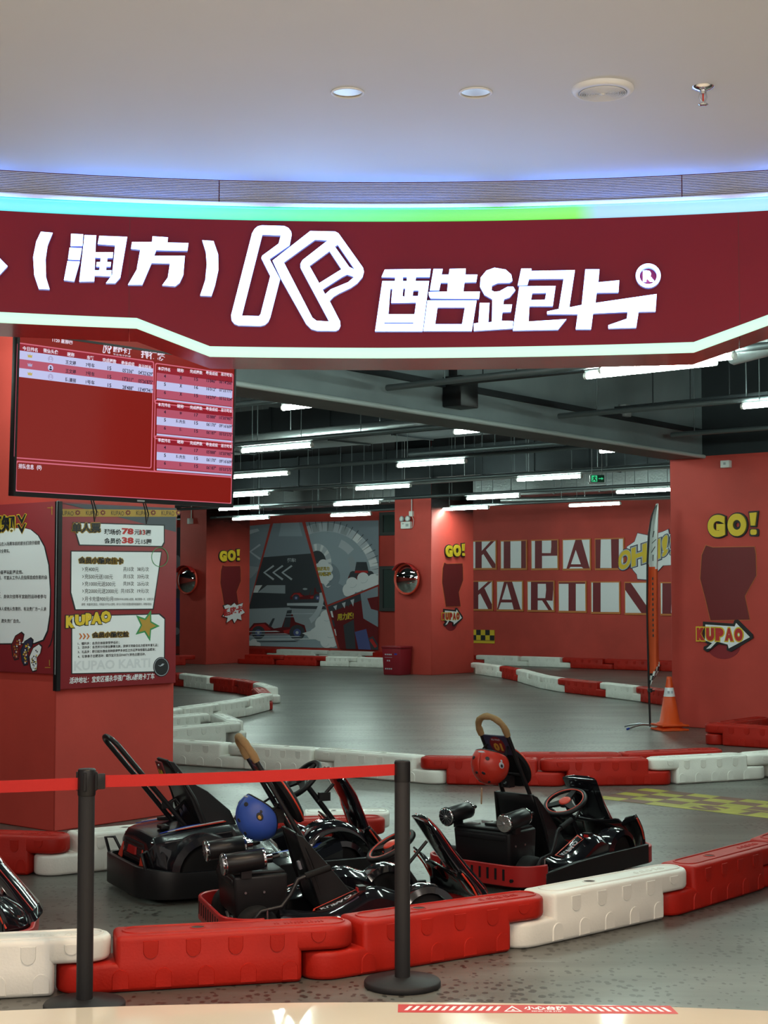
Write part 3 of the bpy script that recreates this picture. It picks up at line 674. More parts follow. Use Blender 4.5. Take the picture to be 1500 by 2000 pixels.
# exit sign
p = G(1166, 935, 3.42); e = empty('exit_sign', p, 0, 'hanging green exit sign with running figure and arrow', 'exit sign')
W = (G(1180, 935, 3.42)-G(1152, 935, 3.42)).length; Hh = W*.5
m = MB(); m.box((0, 0, 0), (W, .04, Hh)); m.build('housing', 'exit_dark', e, bevel=.006)
SP = Plane(p+Vector((-W/2, -.021, -Hh/2)), (1, 0, 0), UP)
def s2(q): return [(W*a, Hh*b) for a, b in q]
m = MB(); L = lambda *q: m.prism(s2(q), lambda u, v, w: SP.P(u, v, w)-p, .0, .003)
L((.60, .44), (.60, .56), (.80, .56), (.80, .70), (.94, .5), (.80, .30), (.80, .44))
m.poly([s2([(.10, .06), (.50, .06), (.50, .94), (.10, .94)]), s2([(.14, .12), (.20, .12), (.26, .35), (.34, .30), (.38, .12), (.46, .12), (.40, .42), (.34, .50), (.36, .62), (.44, .58), (.46, .64), (.36, .74), (.24, .72), (.16, .58), (.20, .54), (.28, .62), (.24, .46), (.18, .30)]), s2(circ(.34, .82, .04, .07))], lambda u, v, w: SP.P(u, v, w)-p, w=0, ex=.003)
m.build('pictogram', 'exit_green', e)
m = MB()
for k in (-1, 1): m.tube([(k*W*.35, 0, Hh/2), (k*W*.35, 0, ZC-3.42-.001)], .006, 6)
m.box((0, 0, -Hh*.62), (W*1.2, .05, .012)); m.build('hanger', 'grey_plastic', e)
# ================================================================ PILLAR FACES
ML = Plane(PM, VD*-1, UP); MR = Plane(PM, UD, UP)     # left and right faces of the middle pillar
KL = Plane(PK, VD*-1, UP); KR = Plane(PK, UD, UP)
LL = Plane(PL, VD*-1, UP); LR = Plane(PL, UD, UP)
def convex_mirror(PLN, x, y, rp, lab):
    u, v = PLN.uv(x, y); r = abs(PLN.uv(x, y+rp)[1]-v); c = PLN.P(u, v, .0)
    X = zdir((0, 0, 0), PLN.N); e = empty('convex_mirror', c, 0, lab, 'mirror', 'convex mirrors on the pillars')
    dp = r*.34; R = (r*r+dp*dp)/(2*dp); m = MB(); prof = []
    for k in range(15):
        a = math.asin(r/R)*(1-k/14); prof.append((max(R*math.sin(a), .0005), .12+R*math.cos(a)-(R-dp)))
    m.lathe(prof, 40, 0, X); m.build('mirror_dome', 'mirror', e)
    m = MB(); m.lathe([(r*.9, .08), (r*1.05, .09), (r*1.08, .12), (r*1.02, .15), (r*.98, .125)], 40, 0, X); m.build('rim', 'kart_red_bright', e)
    m = MB(); vx = X.to_3x3() @ Vector((1, 0, 0)); vy = X.to_3x3() @ Vector((0, 1, 0)); rows_ = []
    if abs(vx.z) > abs(vy.z): vx, vy = vy, vx
    if vy.z < 0: vy = -vy
    for w_ in (.12, .26):
        rows_.append([vx*(r*1.07*math.cos(PI*(.18+.64*k/16)))+vy*(r*1.07*math.sin(PI*(.18+.64*k/16))*(1 if w_ < .2 else 1.02))+PLN.N*w_ for k in range(17)])
    m.grid(rows_); m.build('visor', 'kart_red', e, solid=.01)
    m = MB(); m.lathe([(.05, 0), (.05, .1)], 12, 0, X); m.build('mount', 'black_metal', e)
convex_mirror(ML, 801, 1131, 29, 'round convex mirror with a red hood on the middle pillar')
convex_mirror(KL, 372, 1133, 26, 'round convex mirror with a red hood on the far left pillar')
# emergency twin-head lamp and its conduit on the middle pillar
u, v = ML.uv(796, 1026); a = math.atan2(-VD.y, -VD.x)
e = empty('emergency_light', ML.P(u, v), a, 'white twin-head emergency light box on the middle pillar', 'emergency light')
m = MB(); m.box((0, -.04, 0), (.26, .08, .15)); m.build('case', 'white_plastic', e, bevel=.01)
m = MB()
for k in (-1, 1):
    m.lathe([(.02, 0), (.055, .02), (.065, .06), (.05, .065)], 20, 0, zdir((k*.075, -.05, .13), (k*.15, -1, .1)))
m.build('lamp_head', 'grey_plastic', e)
m = MB()
for k in (-1, 1): m.lathe([(.058, .062), (.03, .068), (.0005, .07)], 20, 0, zdir((k*.075, -.05, .13), (k*.15, -1, .1)))
m.build('lens', 'white_plastic', e)
m = MB(); m.box((.05, -.083, 0), (.07, .006, .06)); m.box((-.06, -.083, .03), (.04, .006, .02)); m.build('panel', 'grey_plastic', e)
m = MB(); m.tube([(.13, -.02, .55), (.13, -.02, .22)], .012, 8); m.box((.13, -.03, .24), (.09, .06, .11)); m.tube([(.15, -.03, .19), (.19, -.03, .1), (.17, -.03, -.04), (.12, -.04, -.06)], .006, 6); m.build('conduit', 'white_plastic', e)
u, v = KL.uv(375, 1018); e = empty('security_camera', KL.P(u, v), math.atan2(-VD.y, -VD.x), 'small white camera box under a short conduit on the far left pillar', 'camera')
m = MB(); m.box((0, -.06, 0), (.10, .12, .14)); m.build('body', 'white_plastic', e, bevel=.01)
m = MB(); m.tube([(0, -.02, .05), (0, -.02, .40)], .014, 8); m.build('conduit', 'white_plastic', e)
# ================================================================ TELEVISION
yaw = .8153; tU = Vector((math.cos(yaw), math.sin(yaw), 0)); tN = Vector((math.sin(yaw), -math.cos(yaw), 0)); tilt = .026
tV = UP*math.cos(tilt)+tN*math.sin(tilt)
TV = Plane((-1.855, 7.665, 2.153), tU, tV); TW, THh = 1.45, .832
e = empty('television', TV.P(TW/2, 0), 0, 'large wall television showing a red lap ranking table', 'television')
def tput(o): return put(o, e)
m = MB(); m.prism([(0, 0), (TW, 0), (TW, THh), (0, THh)], TV.P, -.045, -.001); m.prism([(.2, .12), (TW-.2, .12), (TW-.2, THh-.15), (.2, THh-.15)], TV.P, -.08, -.045); tput(m.build('housing', 'black_plastic', bevel=.004))
m = MB(); bz = .012; m.poly([[(0, 0), (TW, 0), (TW, THh), (0, THh)], [(bz, bz*1.9), (TW-bz, bz*1.9), (TW-bz, THh-bz), (bz, THh-bz)]], TV.P, w=-.001, ex=.006); m.prism([(TW*.53, .006), (TW*.53+.05, .006), (TW*.53+.05, .014), (TW*.53, .014)], TV.P, .005, .0065, 1); tput(m.build('bezel', ['black_plastic', 'grey_plastic']))
m = MB(); m.prism([(bz, bz*1.9), (TW-bz, bz*1.9), (TW-bz, THh-bz), (bz, THh-bz)], TV.P, -.001, .001); tput(m.build('screen', 'coat_screen' if 'coat_screen' in M else 't_red'))
g = MB(); MS = ['t_red', 't_head', 't_white', 't_pink', 't_line', 't_text', 't_black', 't_gold', 't_grey']
def z5(x, y): return (x/3, 620+y/3)
def tp(x, y): return TV.uv(*z5(x, y))
def tq(x0, y0, x1, y1, mi, w=.0016):      # band that is level on the screen: heights taken at the left end
    u0, v1 = tp(x0, y0); _, v0 = tp(x0, y1); u1, _ = tp(x1, y0)
    g.prism([(u0, v0), (u1, v0), (u1, v1), (u0, v1)], TV.P, .0009, w, mi)
def tt(s, x, y, hpx, wpx, mi, bold=.02):      # centred text; the size is read in the picture
    u, v = tp(x, y); hh = abs(tp(x, y-hpx/2)[1]-tp(x, y+hpx/2)[1]); ww = abs(tp(x+wpx/2, y)[0]-tp(x-wpx/2, y)[0])
    g.text(s, TV.P, u-ww/2, v-hh/2, u+ww/2, v+hh/2, w=.0024, m=mi, bold=bold)
def frame(x0, y0, x1, y1, th=.006):
    u0, v1 = tp(x0, y0); _, v0 = tp(x0, y1); u1, _ = tp(x1, y0)
    g.poly([rrect(u0, v0, u1, v1, .012), rrect(u0+th, v0+th, u1-th, v1-th, .010)], TV.P, w=.0012, ex=.0006, m=4)
frame(100, 145, 905, 826); frame(908, 265, 1368, 505); frame(906, 480, 1366, 712); frame(905, 690, 1364, 905)
frame(92, 838, 1362, 1022, .007)
# left table
tq(112, 152, 902, 192, 1)
for (ya, yb, k) in ((193, 243, 2), (243, 296, 3), (296, 348, 2)): tq(112, ya, 902, yb, k)
HD = [('今日排名', 175, 186, 90), ('微信头像', 296, 199, 88), ('昵称', 414, 218, 42), ('车辆', 528, 237, 40), ('完成圈数', 640, 254, 82), ('最佳成绩', 748, 271, 78)]
for s, x, y, wd in HD: tt(s, x, y, 25, wd, 5)
tt('总计时长', 848, 289, 25, 78, 5)
for r, (nm, ca, a_, b_, c_) in enumerate((('王文婷', '7号车', '15', "05'336\"", "04'32'629\""), ('王文婷', '7号车', '15', "17'311\"", "05'26'875\""), ('陈漫丽', '1号车', '15', "28'488\"", "13'49'741\""))):
    d = 51*r
    tt(nm, 413, 265+d, 25, 62, 6); tt(ca, 527, 280+d-1*r, 25, 52, 6); tt(a_, 640, 298+d-1*r, 22, 22, 6); tt(b_, 748, 314+d-2*r, 23, 64, 6); tt(c_, 852, 328+d-2*r, 23, 86, 6)
    x, y = 174, 226+52*r; u, v = tp(x, y); g.poly([[(u-.012, v-.008), (u+.012, v-.008), (u+.014, v+.008), (u+.005, v+.002), (u, v+.010), (u-.005, v+.002), (u-.014, v+.008)]], TV.P, w=.0022, ex=.0004, m=7 if r != 1 else 8)
    x, y = 295, 244+52*r; u, v = tp(x, y); g.poly([circ(u, v, .016)], TV.P, w=.0018, ex=.0004, m=8 if r != 1 else 2); g.poly([circ(u, v+.004, .005)], TV.P, w=.0024, ex=.0003, m=6 if r == 1 else 2); g.poly([circ(u, v-.008, .009, .005)], TV.P, w=.0024, ex=.0003, m=6 if r == 1 else 2)
# right tables
def rtab(y0, head, rowsx, sl):
    ya = y0
    tq(920, ya, 1364, ya+36, 1); 
    for k, c in enumerate((3, 2, 3)): tq(918, ya+37+52*k*sl, 1364, ya+37+52*(k+1)*sl, c)
    tq(918, ya+37+156*sl+4, 1364, ya+37+156*sl+14, 2)
    for s, x, dy, wd in ((head, 960, 17, 72), ('昵称', 1056, 25, 38), ('完成圈数', 1148, 34, 74), ('最佳成绩', 1240, 42, 70), ('总计时长', 1326, 49, 66)): tt(s, x, ya+dy, 22, wd, 5)
    for k, rr in enumerate(rowsx):
        for s, x, dy, wd in zip(rr, (965, 1058, 1148, 1236, 1322), (58, 67, 76, 86, 95), (12, 14 if len(rr[1]) < 2 else 54, 22, 56, 78)):
            tt(s, x, ya+dy*1+52*k*sl*.98, 20, wd, 6)
rtab(286, '本周排名', (('4', 'x', '15', "15'846\"", "06'14'266\""), ('5', 'x', '16', "16'012\"", "07'33'777\""), ('6', 'x', '15', "16'279\"", "05'52'324\"")), .94)
rtab(496, '本月排名', (('4', '黎', '17', "05'888\"", "10'30'987\""), ('5', '陈先生', '15', "06'170\"", "09'16'609\""), ('6', '陈', '15', "06'187\"", "05'03'575\"")), .92)
rtab(704, '季度排名', (('4', '黎', '17', "05'888\"", "10'30'987\""), ('5', '陈先生', '15', "06'170\"", "09'16'609\""), ('6', '陈', '15', "06'187\"", "05'03'575\"")), .90)
tt('排队信息', 152, 874, 30, 90, 5, .01); tt('(0)', 228, 881, 30, 28, 5)
tt('1120 星期四', 365, 140, 24, 118, 5)
tt('排行榜', 895, 222, 50, 140, 5, .03); tt('酷跑卡丁', 716, 192, 38, 108, 5, .03); tt('专业电子跑道', 713, 222, 10, 104, 5, .0)
def zk(pts): return [TV.uv(*z5(600+(x-60)*54/1290, 150+(y-70)*62/1030)) for x, y in pts]
g.poly([zk([(285, 105), (355, 68), (575, 74), (648, 160), (628, 262), (432, 396), (535, 590), (440, 960), (345, 1045), (130, 1040), (58, 940), (262, 145)]), zk([(362, 158), (162, 946), (330, 950), (440, 560), (352, 385), (522, 245), (542, 166)])], TV.P, w=.002, ex=.0005, m=5)
g.poly([zk([(830, 123), (1105, 145), (1354, 520), (1225, 675), (1018, 803), (1120, 1000), (1080, 1093), (840, 1075), (545, 590), (462, 410)]), zk([(572, 428), (850, 965), (1015, 1003), (735, 480), (755, 405), (1000, 215), (878, 207)]), zk([(822, 462), (917, 630), (1135, 495), (1018, 318)])], TV.P, w=.002, ex=.0005, m=5)
tput(g.build('screen_table', MS))
# bracket arm to the pillar and two hanging cables
m = MB(); c = TV.P(TW*.4, .45, -.08); q = LR.P((c-PL).dot(UD)*0+.35, c.z); m.tube([c, q], .03, 10); m.tube([c+UP*.2, Vector((q.x, q.y, q.z+.2))], .02, 8); tput(m.build('wall_bracket', 'black_metal'))
for (x, y0, y1) in ((187, 980, 1019), (289, 985, 1030)):
    u, v = TV.uv(x, y0); p = TV.P(u, .02, -.05); q = LR.uv(x, y1); q = LR.P(q[0], q[1], .06); m = MB(); q.x, q.y = p.x+.02, p.y+.02; q.z = p.z-.13
    m.tube([p, p.lerp(q, .4)+Vector((.006, 0, 0)), q, q+Vector((.012, 0, .05)), p+Vector((.014, 0, -.01))], .004, 6); tput(m.build('hanging_cable', 'black_plastic'))
# ================================================================ NOTICE BOARDS ON THE LEFT PILLAR
PMATS = ['p_red', 'p_white', 'p_black', 'p_text', 'p_yellow', 'p_gold', 'p_grey', 'p_green', 'p_brightred', 'p_dkred', 'p_ltgrey', 'p_navy', 'p_orange', 'p_pale']
RED, WHT, BLK, TXT, YEL, GLD, GRY, GRN, BRT, DRD, LTG, NVY, ORG = range(13)
# price board (right face)
BR = Plane(LR.P(0, 0, .035), LR.U, LR.V)
def q6(x, y): return BR.uv(x/4.1667, 960+y/4.1667)
e = empty('notice_board', BR.P(*BR.uv(228, 1342)), 0, 'tall red price board with white panels hanging on the pillar under the television', 'notice board')
u0 = BR.uv(112, 1200)[0]; u1 = BR.uv(344, 1200)[0]; vb = BR.uv(230, 1340)[1]; vt = BR.uv(230, 986)[1]
m = MB(); m.prism([(u0, vb), (u1, vb), (u1, vt), (u0, vt)], BR.P, -.033, 0); put(m.build('board', 'p_red', bevel=.002), e)
ue = BR.uv(118.5, 1200)[0]; m = MB(); m.prism([(u0-.004, vb-.01), (ue, vb-.01), (ue, vt), (u0-.004, vt)], BR.P, -.0345, .006); put(m.build('edge_profile', 'black_plastic'), e)
g = MB()
def bp_(pts, mi, w=.001): g.poly([[q6(*p) for p in pts]], BR.P, w=w, m=mi)
def bt(s, x0, y0, x1, y1, mi, bold=.0, w=.004, rise=0, shear=0):
    a = q6(x0, y1); b = q6(x1, y1); t = q6(x0, y0); g.text(s, BR.P, a[0], a[1], b[0], t[1], w=w, m=mi, bold=bold, rise=rise, shear=shear)
def panel(pts, wd=9):
    c = [sum(p[i] for p in pts)/len(pts) for i in (0, 1)]
    bp_(pts, BLK, .0012); bp_([(x+(wd if x < c[0] else -wd), y+(wd if y < c[1] else -wd)) for x, y in pts], WHT, .0022)
bp_([(500, 95), (1432, 135), (1432, 330), (950, 205), (520, 95)], GRY, .0008); 
bp_([(482, 142), (1440, 142+8), (1440, 205), (482, 205)], GLD, .0016)
for k in range(5):
    x = 482+205*k; bt('KUPAO', x+(10 if k else 0), 155, x+115, 192, BLK, .0, .003)
    if k < 4 or 1: 
        cx, cy = x+148, 172; bp_([(cx+(25 if j % 2 else 16)*math.cos(j*PI/9), cy+(25 if j % 2 else 16)*math.sin(j*PI/9)) for j in range(18)], DRD, .003); bp_(circ(cx, cy, 9), GLD, .0038)
panel([(588, 248), (1340, 270), (1340, 420), (1322, 452), (640, 440)])
panel([(572, 480), (1318, 486), (1250, 962), (606, 967), (570, 830)])
panel([(578, 1010), (1300, 992), (1345, 1030), (1340, 1470), (578, 1488)])
def edged(s, x0, y0, x1, y1, rise=0, b=.0, shear=0, c1=BLK, c2=GLD):
    for dx, dy in ((-6, 0), (6, 0), (0, -6), (0, 6), (5, 5), (-5, 5)): bt(s, x0+dx, y0+dy, x1+dx, y1+dy, c2, b+.03, .0034, rise, shear)
    bt(s, x0, y0, x1, y1, c1, b, .0046, rise, shear)
edged('单人票', 582, 255, 815, 338, rise=.012, b=.03)
bt('现场价', 845, 303, 985, 350, TXT, .03); bt('78', 988, 296, 1085, 348, BRT, .05); bt('元13圈', 1090, 308, 1225, 352, TXT, .02); bt('13', 1133, 310, 1180, 352, BRT, .02, .005)
bt('会员价', 845, 376, 985, 424, TXT, .03); bt('38', 988, 370, 1085, 422, BRT, .05); bt('元15圈', 1094, 384, 1230, 428, TXT, .02)
edged('会员小酷充值卡', 638, 532, 1000, 584, b=.02)
for s, x1, c2, x2, c3, y in (('充400元', 800, '共10次', 1000, '38元/次', 631), ('充500元送100元', 915, '共15次', 1000, '33元/次', 691), ('充1000元送500元', 937, '共39次', 1000, '25元/次', 750), ('充2000元送2000元', 957, '共105次', 980, '19元/次', 809), ('月卡充值900元/月', 917, None, 0, None, 874)):
    bt('›', 666, y-10, 678, y+12, TXT); bt(s, 686, y-20, x1, y+20, TXT)
    if c2: bt(c2, x2, y-20, 1086, y+18, TXT); bt(c3, 1114, y-18, 1208, y+18, TXT)
bt('（仅限本卡本人持有人使用，每日限用一次，过期无效）', 925, 866, 1250, 888, TXT); bt('说明：充值享优惠后，不得退卡不与人使用，持卡人可在分店里加密码或者刷卡，详情问前台', 660, 908, 1230, 930, TXT)
for dx, c, w in ((0, BLK, .0036), (0, YEL, .005)):
    for ch, x0, x1, y0, y1 in (('K', 532, 604, 1010, 1110), ('U', 606, 690, 1002, 1092), ('P', 692, 742, 990, 1086), ('A', 738, 826, 982, 1080), ('O', 816, 900, 970, 1068)):
        k = 7 if c == BLK else 0; bt(ch, x0-k, y0-k, x1+k, y1+k, c, .14 if c == BLK else .085, w)
for k in range(3): bp_([(640+30*k, 1155), (652+30*k, 1155), (668+30*k, 1178), (652+30*k, 1202), (640+30*k, 1202), (654+30*k, 1178)], ORG, .0036)
edged('会员小酷权益', 748, 1146, 1043, 1190, b=.02)
for s, x1, y in (('1、福利多：会员价体验享受更低价；', 968, 1240), ('2、活动多：会员积分可参加赛事兑换，获得不同级位名次都有丰富礼品；', 1285, 1272), ('3、礼品多：即日起办理会员除获得更多余额之外还更有惊喜礼品赠送；', 1262, 1308), ('4、玩享亲子主题活动：赠超宝贝生日PARTY,特色主题活动。', 1182, 1345)): bt(s, 630, y-14, x1, y+12, TXT, .015)
bt('KUPAO KARTI', 600, 1380, 1220, 1460, 13, .03, .003)
g_star = lambda r0, r1, cx=1190, cy=1090, n=5: [(cx+(r0 if j % 2 == 0 else r1)*math.cos(-PI/2+.35+j*PI/n), cy+(r0 if j % 2 == 0 else r1)*1.25*math.sin(-PI/2+.35+j*PI/n)) for j in range(2*n)]
bp_(g_star(108, 48), GRN, .0036); bp_(g_star(78, 36), GLD, .0044)
g.poly([[q6(*p) for p in circ(1298, 533, 69, 80, 40)], [q6(*p) for p in circ(1298, 533, 64, 75, 40)]], BR.P, w=.004, m=GRN)
bp_(circ(1310, 1427, 66, 80, 36), BLK, .0036); g.poly([[q6(*p) for p in circ(1310, 1427, 60, 73, 36)], [q6(*p) for p in circ(1310, 1427, 56, 69, 36)]], BR.P, w=.0046, m=LTG)
bp_([(1280, 1412), (1300, 1418), (1318, 1400), (1335, 1402), (1322, 1416), (1300, 1424)], LTG, .0046)
bt('活动地址：宝安区福永华强广场L6酷跑卡丁车', 562, 1512, 1256, 1566, WHT, .02, .003, shear=.15)
put(g.build('print', PMATS), e)
# rules board (left face)
BL = Plane(LL.P(0, 0, .022), LL.U, LL.V)
def r6(x, y): return BL.uv(x/4.1667, 960+y/4.1667)
e = empty('notice_board', BL.P(*BL.uv(60, 1310)), 0, 'red rules board with a big white rounded panel at the left edge', 'notice board')
u0 = BL.uv(-160, 1150)[0]; u1 = BL.uv(109.5, 1150)[0]; vb = BL.uv(109, 1317)[1]; vt = BL.uv(109, 979)[1]
m = MB(); m.prism([(u0, vb), (u1, vb), (u1, vt), (u0, vt)], BL.P, -.020, 0); put(m.build('board', ['p_red'], bevel=.002), e)
m = MB(); m.prism([(u1-.001, vb-.003), (u1+.005, vb-.003), (u1+.005, vt+.003), (u1-.001, vt+.003)], BL.P, -.021, .003); put(m.build('edge_profile', 'grey_plastic'), e)
g = MB()
def lp_(pts, mi, w=.001): g.poly([[r6(*p) for p in pts]], BL.P, w=w, m=mi)
def lt_(s, x0, y0, x1, y1, mi, bold=0, w=.004):
    a = r6(x0, y1); b = r6(x1, y1); t = r6(x0, y0); g.text(s, BL.P, a[0], a[1], b[0], t[1], w=w, m=mi, bold=bold)
pan = [(-600, 300), (200, 298), (250, 310), (310, 360), (360, 450), (395, 600), (408, 800), (404, 1000), (385, 1130), (350, 1205), (280, 1232), (-600, 1242)]
lp_([(x+(9 if x > 0 else 0), y+(10 if y > 700 else -2)) for x, y in pan], BLK, .001); lp_(pan, WHT, .002)
for s, x0, x1, y in (('为了您的安全、凡在入场赛车前的家长们须仔细观', -160, 328, 434), ('看须知以便安全赛车。', -110, 82, 490), ('规范精神最更玩贴更皮炮。', -90, 190, 660), ('请按要求速度观看、不面从工作人员指挥造成伤害的自', -170, 384, 705), ('负。', -40, 6, 815), ('醉酒、精神失常、身体欠佳等不宜剧烈运动者参与', -160, 380, 855), ('因个人违反导致本人或他人伤害的、有法责任方一人承', -160, 380, 953), ('保留、遗失责任自负。', -60, 168, 1052)): lt_(s, x0, y-17, x1, y+15, TXT, .01)
for dx, dy in ((-7, 0), (7, 0), (0, -7), (0, 7)): lt_('须知', -95+dx, 200+dy, 122+dx, 340+dy, YEL, .05, .0034)
lt_('须知', -95, 200, 122, 340, BLK, .04, .005)
for dy in (0, 75):
    for c, k, w in ((YEL, 7, .0034), (BLK, 0, .005)): lp_([(142-k, 195+dy-k), (160, 190+dy-k), (180, 228+dy-k), (205, 184+dy-k), (216+k, 184+dy), (182, 268+dy+k)], c, w)
for x, y, sx_, sy_ in ((425, 130, -1, 1), (405, 1430, -1, -1)):
    lp_([(x-38, y), (x+8, y), (x+8, y+5), (x-38, y+5)], GLD, .002); lp_([(x-3, y-12), (x+3, y-12), (x+3, y+60*sy_), (x-3, y+60*sy_)], GLD, .0026)
lp_([(432, 1130), (438, 1132), (430, 1200), (412, 1255), (386, 1278), (408, 1240), (424, 1190)], BLK, .002)
def sock(x, y, base, dots):
    sh = [(x+30, y), (x+75, y-30), (x+95, y-10), (x+85, y+40), (x+55, y+80), (x+60, y+130), (x+55, y+175), (x+25, y+185), (x+10, y+150), (x, y+70)]
    cx = sum(p[0] for p in sh)/len(sh); cy = sum(p[1] for p in sh)/len(sh)
    lp_([(cx+(a-cx)*1.17, cy+(b-cy)*1.10) for a, b in sh], BLK, .0032); lp_(sh, base, .0042)
    rr = random.Random(x)
    for j in range(26):
        a = rr.random(); b = rr.random(); px = x+14+a*34+(25*(1-b) if b < .4 else 0); py = y+8+b*160
        lp_([(px, py-6), (px+9, py-2), (px+6, py+9), (px-3, py+5)], dots[j % len(dots)], .005)
sock(100, 1180, DRD, (GLD, ORG, WHT, NVY)); sock(175, 1225, NVY, (GLD, YEL, WHT, ORG)); sock(245, 1275, WHT, (NVY, LTG, YEL, TXT))
put(g.build('print', PMATS), e)
# ================================================================ LETTERING ON THE BACK WALL
def zt(x, y): return BACK.uv(910+x/3.5714, 1040+y/3.5714)
def tile(x0, x1, yt, yb, letters, lab, xl=None):
    u0, v1 = zt(x0, yt); u1 = zt(x1, yt)[0]; v0 = zt(x0, yb)[1]
    cx = (u0+u1)/2; e = empty('letter_tile', BACK.P(cx, v0, 0), 0, lab, 'sign tile', 'white letter tiles on the back wall')
    m = MB(); m.prism([(u0, v0), (u1, v0), (u1, v1), (u0, v1)], BACK.P, .002, .03); put(m.build('tile_back', 'p_frame'), e)
    b = .045; m = MB(); m.prism([(u0+b*.5, v0+b), (u1-b*.7, v0+b), (u1-b*.7, v1-b*.6), (u0+b*.5, v1-b*.6)], BACK.P, .03, .034); put(m.build('tile_face', 'p_white'), e)
    m = MB(); cl = lambda p: (min(max(p[0], u0+b*.5), u1-b*.7), min(max(p[1], v0+b), v1-b*.6))
    m.poly([[cl(zt(*p)) for p in lp] for lp in letters], BACK.P, w=.034, ex=.006); put(m.build('letter', 'p_letter'), e)
tile(47, 218, 58, 262, [[(72, 50), (116, 50), (116, 130), (178, 50), (204, 50), (145, 122), (222, 220), (222, 270), (190, 270), (128, 150), (116, 160), (116, 270), (72, 270)]], 'white tile with dark red K at the left end of the upper row')
tile(245, 430, 56, 264, [[(270, 50), (316, 50), (316, 248), (392, 248), (392, 50), (432, 50), (432, 270), (270, 270)]], 'white tile with dark red U, second in the upper row')
tile(458, 650, 52, 264, [[(488, 40), (536, 40), (536, 144), (598, 144), (602, 100), (602, 40), (655, 40), (655, 162), (536, 164), (536, 275), (488, 275)]], 'white tile with dark red P, third in the upper row')
tile(677, 875, 47, 266, [[(770, 40), (812, 40), (876, 270), (826, 270), (812, 240), (735, 240), (726, 270), (708, 270)], [(772, 120), (738, 222), (808, 222)]], 'white tile with dark red A in the upper row, fourth from left')
tile(903, 1108, 42, 264, [[(908, 30), (946, 30), (942, 248), (1022, 248), (1018, 30), (1072, 30), (1072, 280), (908, 280)]], 'white tile with dark red open letter, last in the upper row beside the burst sign')
tile(48, 193, 337, 546, [[(40, 330), (92, 330), (92, 405), (160, 330), (185, 330), (135, 388), (198, 500), (198, 550), (162, 550), (106, 425), (92, 436), (92, 550), (40, 550)]], 'white tile with dark red K at the left at the row end')
tile(218, 403, 337, 549, [[(272, 330), (328, 330), (388, 555), (340, 555), (328, 488), (250, 488), (232, 555), (216, 555)], [(292, 352), (256, 468), (324, 468)]], 'white tile with dark red A in the lower row, second from left')
tile(431, 622, 337, 553, [[(460, 330), (616, 330), (618, 400), (610, 476), (566, 474), (608, 560), (582, 560), (538, 474), (506, 474), (506, 560), (460, 560)], [(506, 358), (506, 458), (560, 458), (566, 400), (564, 358)]], 'white tile with dark red R in the lower row, third from left')
tile(648, 845, 340, 559, [[(652, 330), (842, 330), (842, 358), (772, 358), (772, 570), (722, 570), (722, 358), (652, 358)]], 'white tile with dark red T in the middle of the lower row')
tile(875, 1080, 342, 567, [[(892, 330), (945, 330), (945, 575), (892, 575)]], 'white tile with dark red I in the lower row, between T and N')
tile(1110, 1318, 344, 574, [[(1112, 340), (1156, 340), (1278, 530), (1278, 340), (1310, 340), (1310, 585), (1230, 585), (1116, 400), (1112, 400)]], 'white tile with dark red N in the lower row, partly behind the flag')
tile(1358, 1560, 346, 580, [[(1376, 330), (1560, 330), (1560, 372), (1442, 372), (1436, 560), (1500, 560), (1500, 470), (1560, 470), (1560, 590), (1376, 590)]], 'white tile with a dark red letter cut by the right pillar, at the row end')
# comic burst sign
def bz(x, y): return BACK.uv(1200+x/3.4467, 900+y/3.4467)
e = empty('burst_sign', BACK.P(*bz(270, 800)), 0, 'white comic burst sign reading OHH!! in yellow letters behind the flag', 'sign')
bl = [(160, 488), (240, 505), (330, 478), (365, 462), (372, 495), (420, 490), (470, 470), (480, 600), (440, 640), (470, 690), (380, 702), (330, 705), (298, 740), (262, 770), (225, 800), (160, 795), (155, 765), (130, 735), (100, 660), (88, 580), (140, 545)]
m = MB(); c = (260, 630); m.prism([bz(c[0]+(x-c[0])*1.03, c[1]+(y-c[1])*1.03) for x, y in bl], BACK.P, .002, .02, 0); put(m.build('outline', 'p_navy'), e)
m = MB(); m.poly([[bz(*p) for p in bl]], BACK.P, w=.021, ex=.008); put(m.build('burst', 'p_white'), e)
m = MB()
for ch, x0, y0, x1, y1 in (('O', 30, 622, 118, 745), ('H', 120, 590, 225, 715), ('H', 236, 560, 316, 690), ('!', 326, 525, 366, 655), ('!', 382, 505, 424, 640)):
    u0, v1 = bz(x0, y0); u1, v0 = bz(x1, y1)
    for bo, mi, w, k in ((.13, 1, .032, .04), (.09, 2, .036, .02), (.045, 0, .040, 0)): m.text(ch, BACK.P, u0-k, v0-k, u1+k, v1+k, w=w, m=mi, bold=bo, rise=.12, res=5)
put(m.build('lettering', ['p_yellow', 'p_navy', 'p_ltgrey']), e)
# yellow and black checker sign
e = empty('checker_sign', BACK.P(*zt(125, 775)), 0, 'small yellow and black chequered sign low on the back wall beside the middle pillar', 'sign')
u0, v1 = zt(44, 678); u1, v0 = zt(202, 774); m = MB(); m.prism([(u0, v0), (u1, v0), (u1, v1), (u0, v1)], BACK.P, .002, .02, 0); hh = (v1-v0)*.80
for i in range(5):
    for j in range(2):
        if (i+j) % 2: a = u0+(u1-u0)*i/5; b_ = u0+(u1-u0)*(i+1)/5; c0 = v1-hh*(j+1)/2; m.prism([(a, c0), (b_, c0), (b_, c0+hh/2), (a, c0+hh/2)], BACK.P, .02, .022, 1)
m.prism([(u0, v0+.05), (u1, v0+.05), (u1, v0+.08), (u0, v0+.08)], BACK.P, .02, .022, 2); put(m.build('board', ['p_yellow', 'p_black', 'p_gold']), e)
